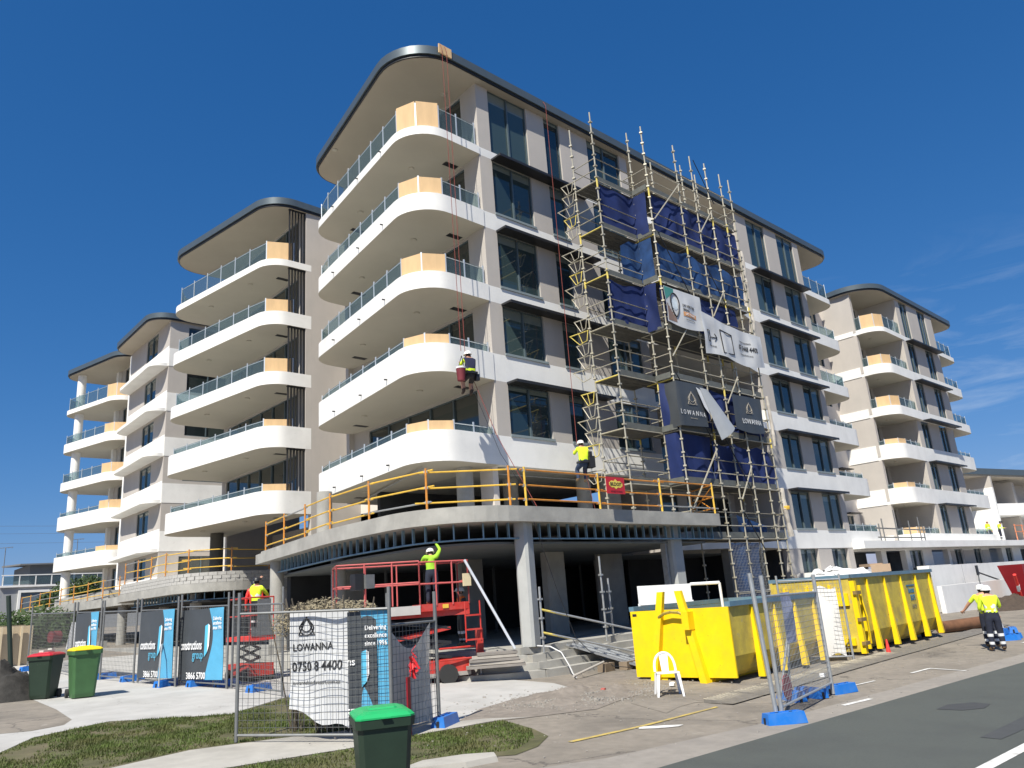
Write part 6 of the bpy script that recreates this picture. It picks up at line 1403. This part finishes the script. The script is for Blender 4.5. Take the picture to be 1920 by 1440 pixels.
def grass(name, poly, n, h, seed, dz=.01):
    random.seed(seed); xs = [p[0] for p in poly]; ys = [p[1] for p in poly]; V = []; F = []; k = 0
    def inside(x, y):
        c = False; j = len(poly)-1
        for i in range(len(poly)):
            if (poly[i][1] > y) != (poly[j][1] > y) and x < (poly[j][0]-poly[i][0])*(y-poly[i][1])/(poly[j][1]-poly[i][1])+poly[i][0]: c = not c
            j = i
        return c
    x0, x1, y0, y1 = max(min(xs), 1.5), max(xs), max(min(ys), 7.5), max(ys)
    while k < n:
        x = random.uniform(x0, x1); y = random.uniform(y0, y1)
        if not inside(x, y): continue
        dens = mnoise.noise(Vector((x*1.1, y*1.1, seed)))+.6*mnoise.noise(Vector((x*3.3, y*3.3, 4)))
        if dens < random.uniform(-.5, .4): k += .25; continue
        a = random.uniform(0, 6.28); hh = h*random.uniform(.45, 1.3)*(1+.5*dens); w_ = .006+.004*random.random(); lx, ly = math.cos(a)*hh*.5, math.sin(a)*hh*.5; g = G(x, y)+dz
        i = len(V); V += [(x-math.sin(a)*w_, y+math.cos(a)*w_, g), (x+math.sin(a)*w_, y-math.cos(a)*w_, g), (x+lx, y+ly, g+hh)]; F.append((i, i+1, i+2)); k += 1
    o = link(name, MB().add(V, F).mesh(name, GRASS)); o['kind'] = 'stuff'; o['label'] = 'short patchy green grass'; o['category'] = 'grass'
grass('grass', [(-1,11.5),(2.75,15.4),(3.46,16.65),(4.92,17.5),(6.79,16.2),(9.3,18.1),(8.42,14.69),(8.45,13.0),(8.0,12.3),(7.13,12.5),(5.97,12.82),(4.8,13.05),(3.61,12.7),(0,11)], 42000, .036, 31)
grass('grass', [(2,9.6),(4.55,11.1),(5.05,11.05),(6.38,10.9),(7.57,11.0),(9.4,10.95),(9.1,9.9),(8.6,9.3),(7.9,8.9),(7.18,9.0),(6.37,9.0),(3,8.3)], 20000, .03, 32)
random.seed(9); V = MB()
for k in range(2600):
    u = random.gauss(0,.5); v = random.gauss(0,.45); x, y = 12.5+u*2.0+v*.3, 11.9+v*1.1-u*.25; s_ = random.uniform(.008,.03)*(1.8 if random.random() < .06 else 1); V.obox((x, y, G(x,y)+.05*max(0,1-abs(u)-abs(v))+s_*.3), s_*1.3, s_, s_*.8, random.random()*3)
o = link('gravel', V.mesh('gravel', GRAVEL)); o['kind'] = 'stuff'; o['label'] = 'loose grey gravel scattered before the steps'; o['category'] = 'gravel'
V = MB()
for k in range(420):
    x = random.uniform(6, 26); y = random.uniform(6.8, 12.6); s_ = random.uniform(.006,.022); V.obox((x, y, G(x,y)+.01+(.03 if y > 10 else 0)), s_*1.5, s_, s_*.6, random.random()*3)
o = link('grit', V.mesh('grit', GRAVEL)); o['kind'] = 'stuff'; o['label'] = 'loose grit and crumbs on the asphalt'; o['category'] = 'grit'
for (x, y, lb) in ((14.6, 11.2, 'left'), (17.5, 9.2, 'right')): solo('litter', MB().obox((0,0,.03), .16, .10, .05, .4).obox((.05,.04,.05), .07,.09,.04, 1.2), INKW, 'scrap of white litter on the asphalt, %s one' % lb, 'litter', loc=(x, y, G(x, y)+.03))
solo('litter', MB().obox((0,0,.03), .10, .08, .06, .4), mat('pink_litter', (.5,.12,.1), .7), 'small red lump of litter on the gravel', 'litter', loc=(12.95, 11.75, G(12.9,11.7)+.06))

# ---------------------------------------------------------------- far left: tan fence, houses, antennas, lines
tf = thing('metal_fence', 'tan ribbed sheet metal fence at the left edge', 'fence', (7, 38, .6))
x = 4.2
while x < 7.3:
    y = 38+ (x-4.6)*.35; z = .5
    part('sheet', MB().box(x, x+.30, y, y+.03, z, z+1.78), TAN, tf); part('rib', MB().box(x+.30, x+.38, y-.05, y+.03, z, z+1.78), mat('tan_rib', (.58,.48,.33), .6, .04), tf); x += .385
part('top_rail', MB().box(4.6, 9.2, 37.97, 39.9, 2.28, 2.34) if False else MB().tube((4.6,38,2.30),(7.4,39.1,2.30),.03,4), TAN, tf)
solo('warning_sign', MB().obox((0,0,.75), .22,.02,.9).xf(Matrix.Rotation(R(8),4,'Y')), INKW, 'narrow white notice tied to the last mesh panel', 'sign', loc=(7.25, 31.2, 1.0))
solo('red_tank', MB().tube((0,0,0),(.35,.1,0),.22,16), mat('dull_red_tank', (.16,.02,.025), .6, .2), 'dull red tank seen through the mesh beside the white notice', 'tank', loc=(7.7, 36, 1.75), smooth=True)
solo('leaning_pole', MB().tube((0,0,-.1),(-.30,.1,2.6),.06,10), mat('dark_green_pole', (.015,.03,.022), .6), 'dark green pole leaning at the far left edge', 'pole', loc=(4.62, 25.2, G(4.6,25.2)))
hs = thing('house', 'modern grey two-storey house with white frames and a glass balcony at the left', 'house', (20, 100, 1))
HG2 = mat('dark_house_cladding', (.16,.165,.17), .8, .05)
part('lower_storey', MB().box(16.4, 31, 101, 112, -1, 7.2), HOUSEG, hs); part('upper_storey', MB().box(19.8, 34, 105, 114, 7.2, 9.9), HG2, hs)
part('roof', MB().add([(18.6,104,9.75),(35,104,10.0),(35,115,10.6),(18.6,115,10.3),(18.6,104,9.9),(35,104,10.2),(35,115,10.8),(18.6,115,10.5)], [(3,2,1,0),(4,5,6,7),(0,1,5,4),(1,2,6,5),(2,3,7,6),(3,0,4,7)]), HG2, hs)
for a, b, c, d in ((18.1,26.4,6.55,6.8),(18.1,18.35,2.5,6.55),(26.2,26.4,2.5,6.55),(16.3,31,7.15,7.35),(27,30.8,6.35,6.55)): part('white_frame', MB().box(a, b, 100.75, 101, c, d), WHITE, hs)
part('window', MB().box(18.35, 26.2, 100.9, 101-.02, 3.0, 6.5), mat('house_glass', (.12,.15,.18), .15, .2, .6), hs); part('window', MB().box(27.8, 30.4, 100.9, 100.98, 4.5, 6.0), MATS['house_glass'], hs)
part('window', MB().box(22.5, 24.2, 104.9, 104.98, 7.6, 9.3), MATS['house_glass'], hs); part('white_frame', MB().box(24.3,24.5,104.85,105,7.4,9.4), WHITE, hs)
for k in range(10): part('balcony_post', MB().box(16.5+k*1.55, 16.6+k*1.55, 100.8, 100.9, 7.35, 8.45), WHITE, hs)
part('balcony_glass', MB().box(16.5, 31, 100.82, 100.84, 7.45, 8.3), GLASSB, hs); part('balcony_rail', MB().box(16.4, 31, 100.78, 100.92, 8.38, 8.48), WHITE, hs)
h2 = thing('house', 'white wall with a green door at the extreme left edge', 'house', (12, 82, 1))
part('wall', MB().box(10, 13.4, 82, 83, -1, 5.6), WHITE, h2); part('door', MB().box(10.2, 12.75, 81.9, 81.98, -1, 4.8), mat('green_door', (.01,.10,.06), .4), h2); part('frame', MB().box(12.8,13.1,81.85,82,0,7.8), WHITE, h2)
for (x, y, z, h_, lb) in ((16.6,101.5,7.2,4.2,'left'), (25.2,108,10.4,2.6,'right')):
    a_ = thing('tv_antenna', 'thin television aerial above the grey house, %s one' % lb, 'antenna', (x, y, z), 0, 'television aerials')
    lpart('mast', MB().tube((0,0,0),(0,0,h_),.04,5), GALVD, a_); mb = MB().tube((-.7,0,h_),(.7,0,h_+.15),.03,5)
    for k in range(5): mb.tube((-.6+k*.3,-.3,h_+.05),(-.6+k*.3,.3,h_+.05),.02,4)
    lpart('elements', mb, GALVD, a_)
for k, z in enumerate((11.4, 12.4, 13.2)): solo('power_line', MB().poly([(-30,96,z+.9),(10,96,z-.1),(60,97,z+.7)], .014, 4), GALVD, ['lowest','middle','highest'][k]+' of the three power lines crossing the sky at the left', 'power line', 'power lines')
# ---------------------------------------------------------------- far right building
RB = thing('low_building', 'separate lower white building with a curved dark roof at the right edge', 'apartment building', (92, 26, 0))
def rpart(n, mb, m): return part(n, mb, m, RB)
rpart('wall', MB().box(85.6, 86.0, 24.2, 34, -2, 9.3), WHITE); rpart('wall', MB().box(85.6, 86.0, 24.2, 34, 9.3, 10.4), BEIGE)
rf = rpath([(78, 34), (80, 25.5, 3), (93, 22.6, 2.5), (112, 23.5), (112, 40)], True, 8)
rpart('roof', MB().prism(rf, 10.55, 11.15), FASCIA); rpart('soffit', MB().prism([(x_+.1*(95-x_)/10, y_+.12) for x_, y_ in rf], 10.40, 10.549), SOFFIT)
bp_ = rpath([(86, 24.6), (91.5, 22.8, 2.2), (104, 23.2)], n=8)
for z0 in (6.6, 3.0):
    rpart('balcony', MB().prism(bp_+[(104, 26), (86, 26)], z0, z0+1.15), WHITE)
rpart('back_wall', MB().box(86, 112, 26, 26.3, -2, 10.4), BEIGE)
for z0 in (7.75, 4.2):
    rpart('opening', MB().box(86.2, 91.6, 25.9, 25.98, z0, z0+2.3), GLASSD); rpart('pier', MB().box(92, 92.8, 24.2, 25.9, z0, z0+2.35), BEIGE); rpart('window', MB().box(93.4, 95.4, 25.9, 25.98, z0+.2, z0+2.2), GLASS)
rpart('ground_wall', MB().box(76, 112, 21.2, 21.5, -2, 3.3), WHITE); rpart('ground_slab', MB().box(76, 112, 20.2, 26, 3.3, 3.7), WHITE)
rpart('opening', MB().box(77.5, 82, 21.1, 21.19, .5, 3.1), DARK)
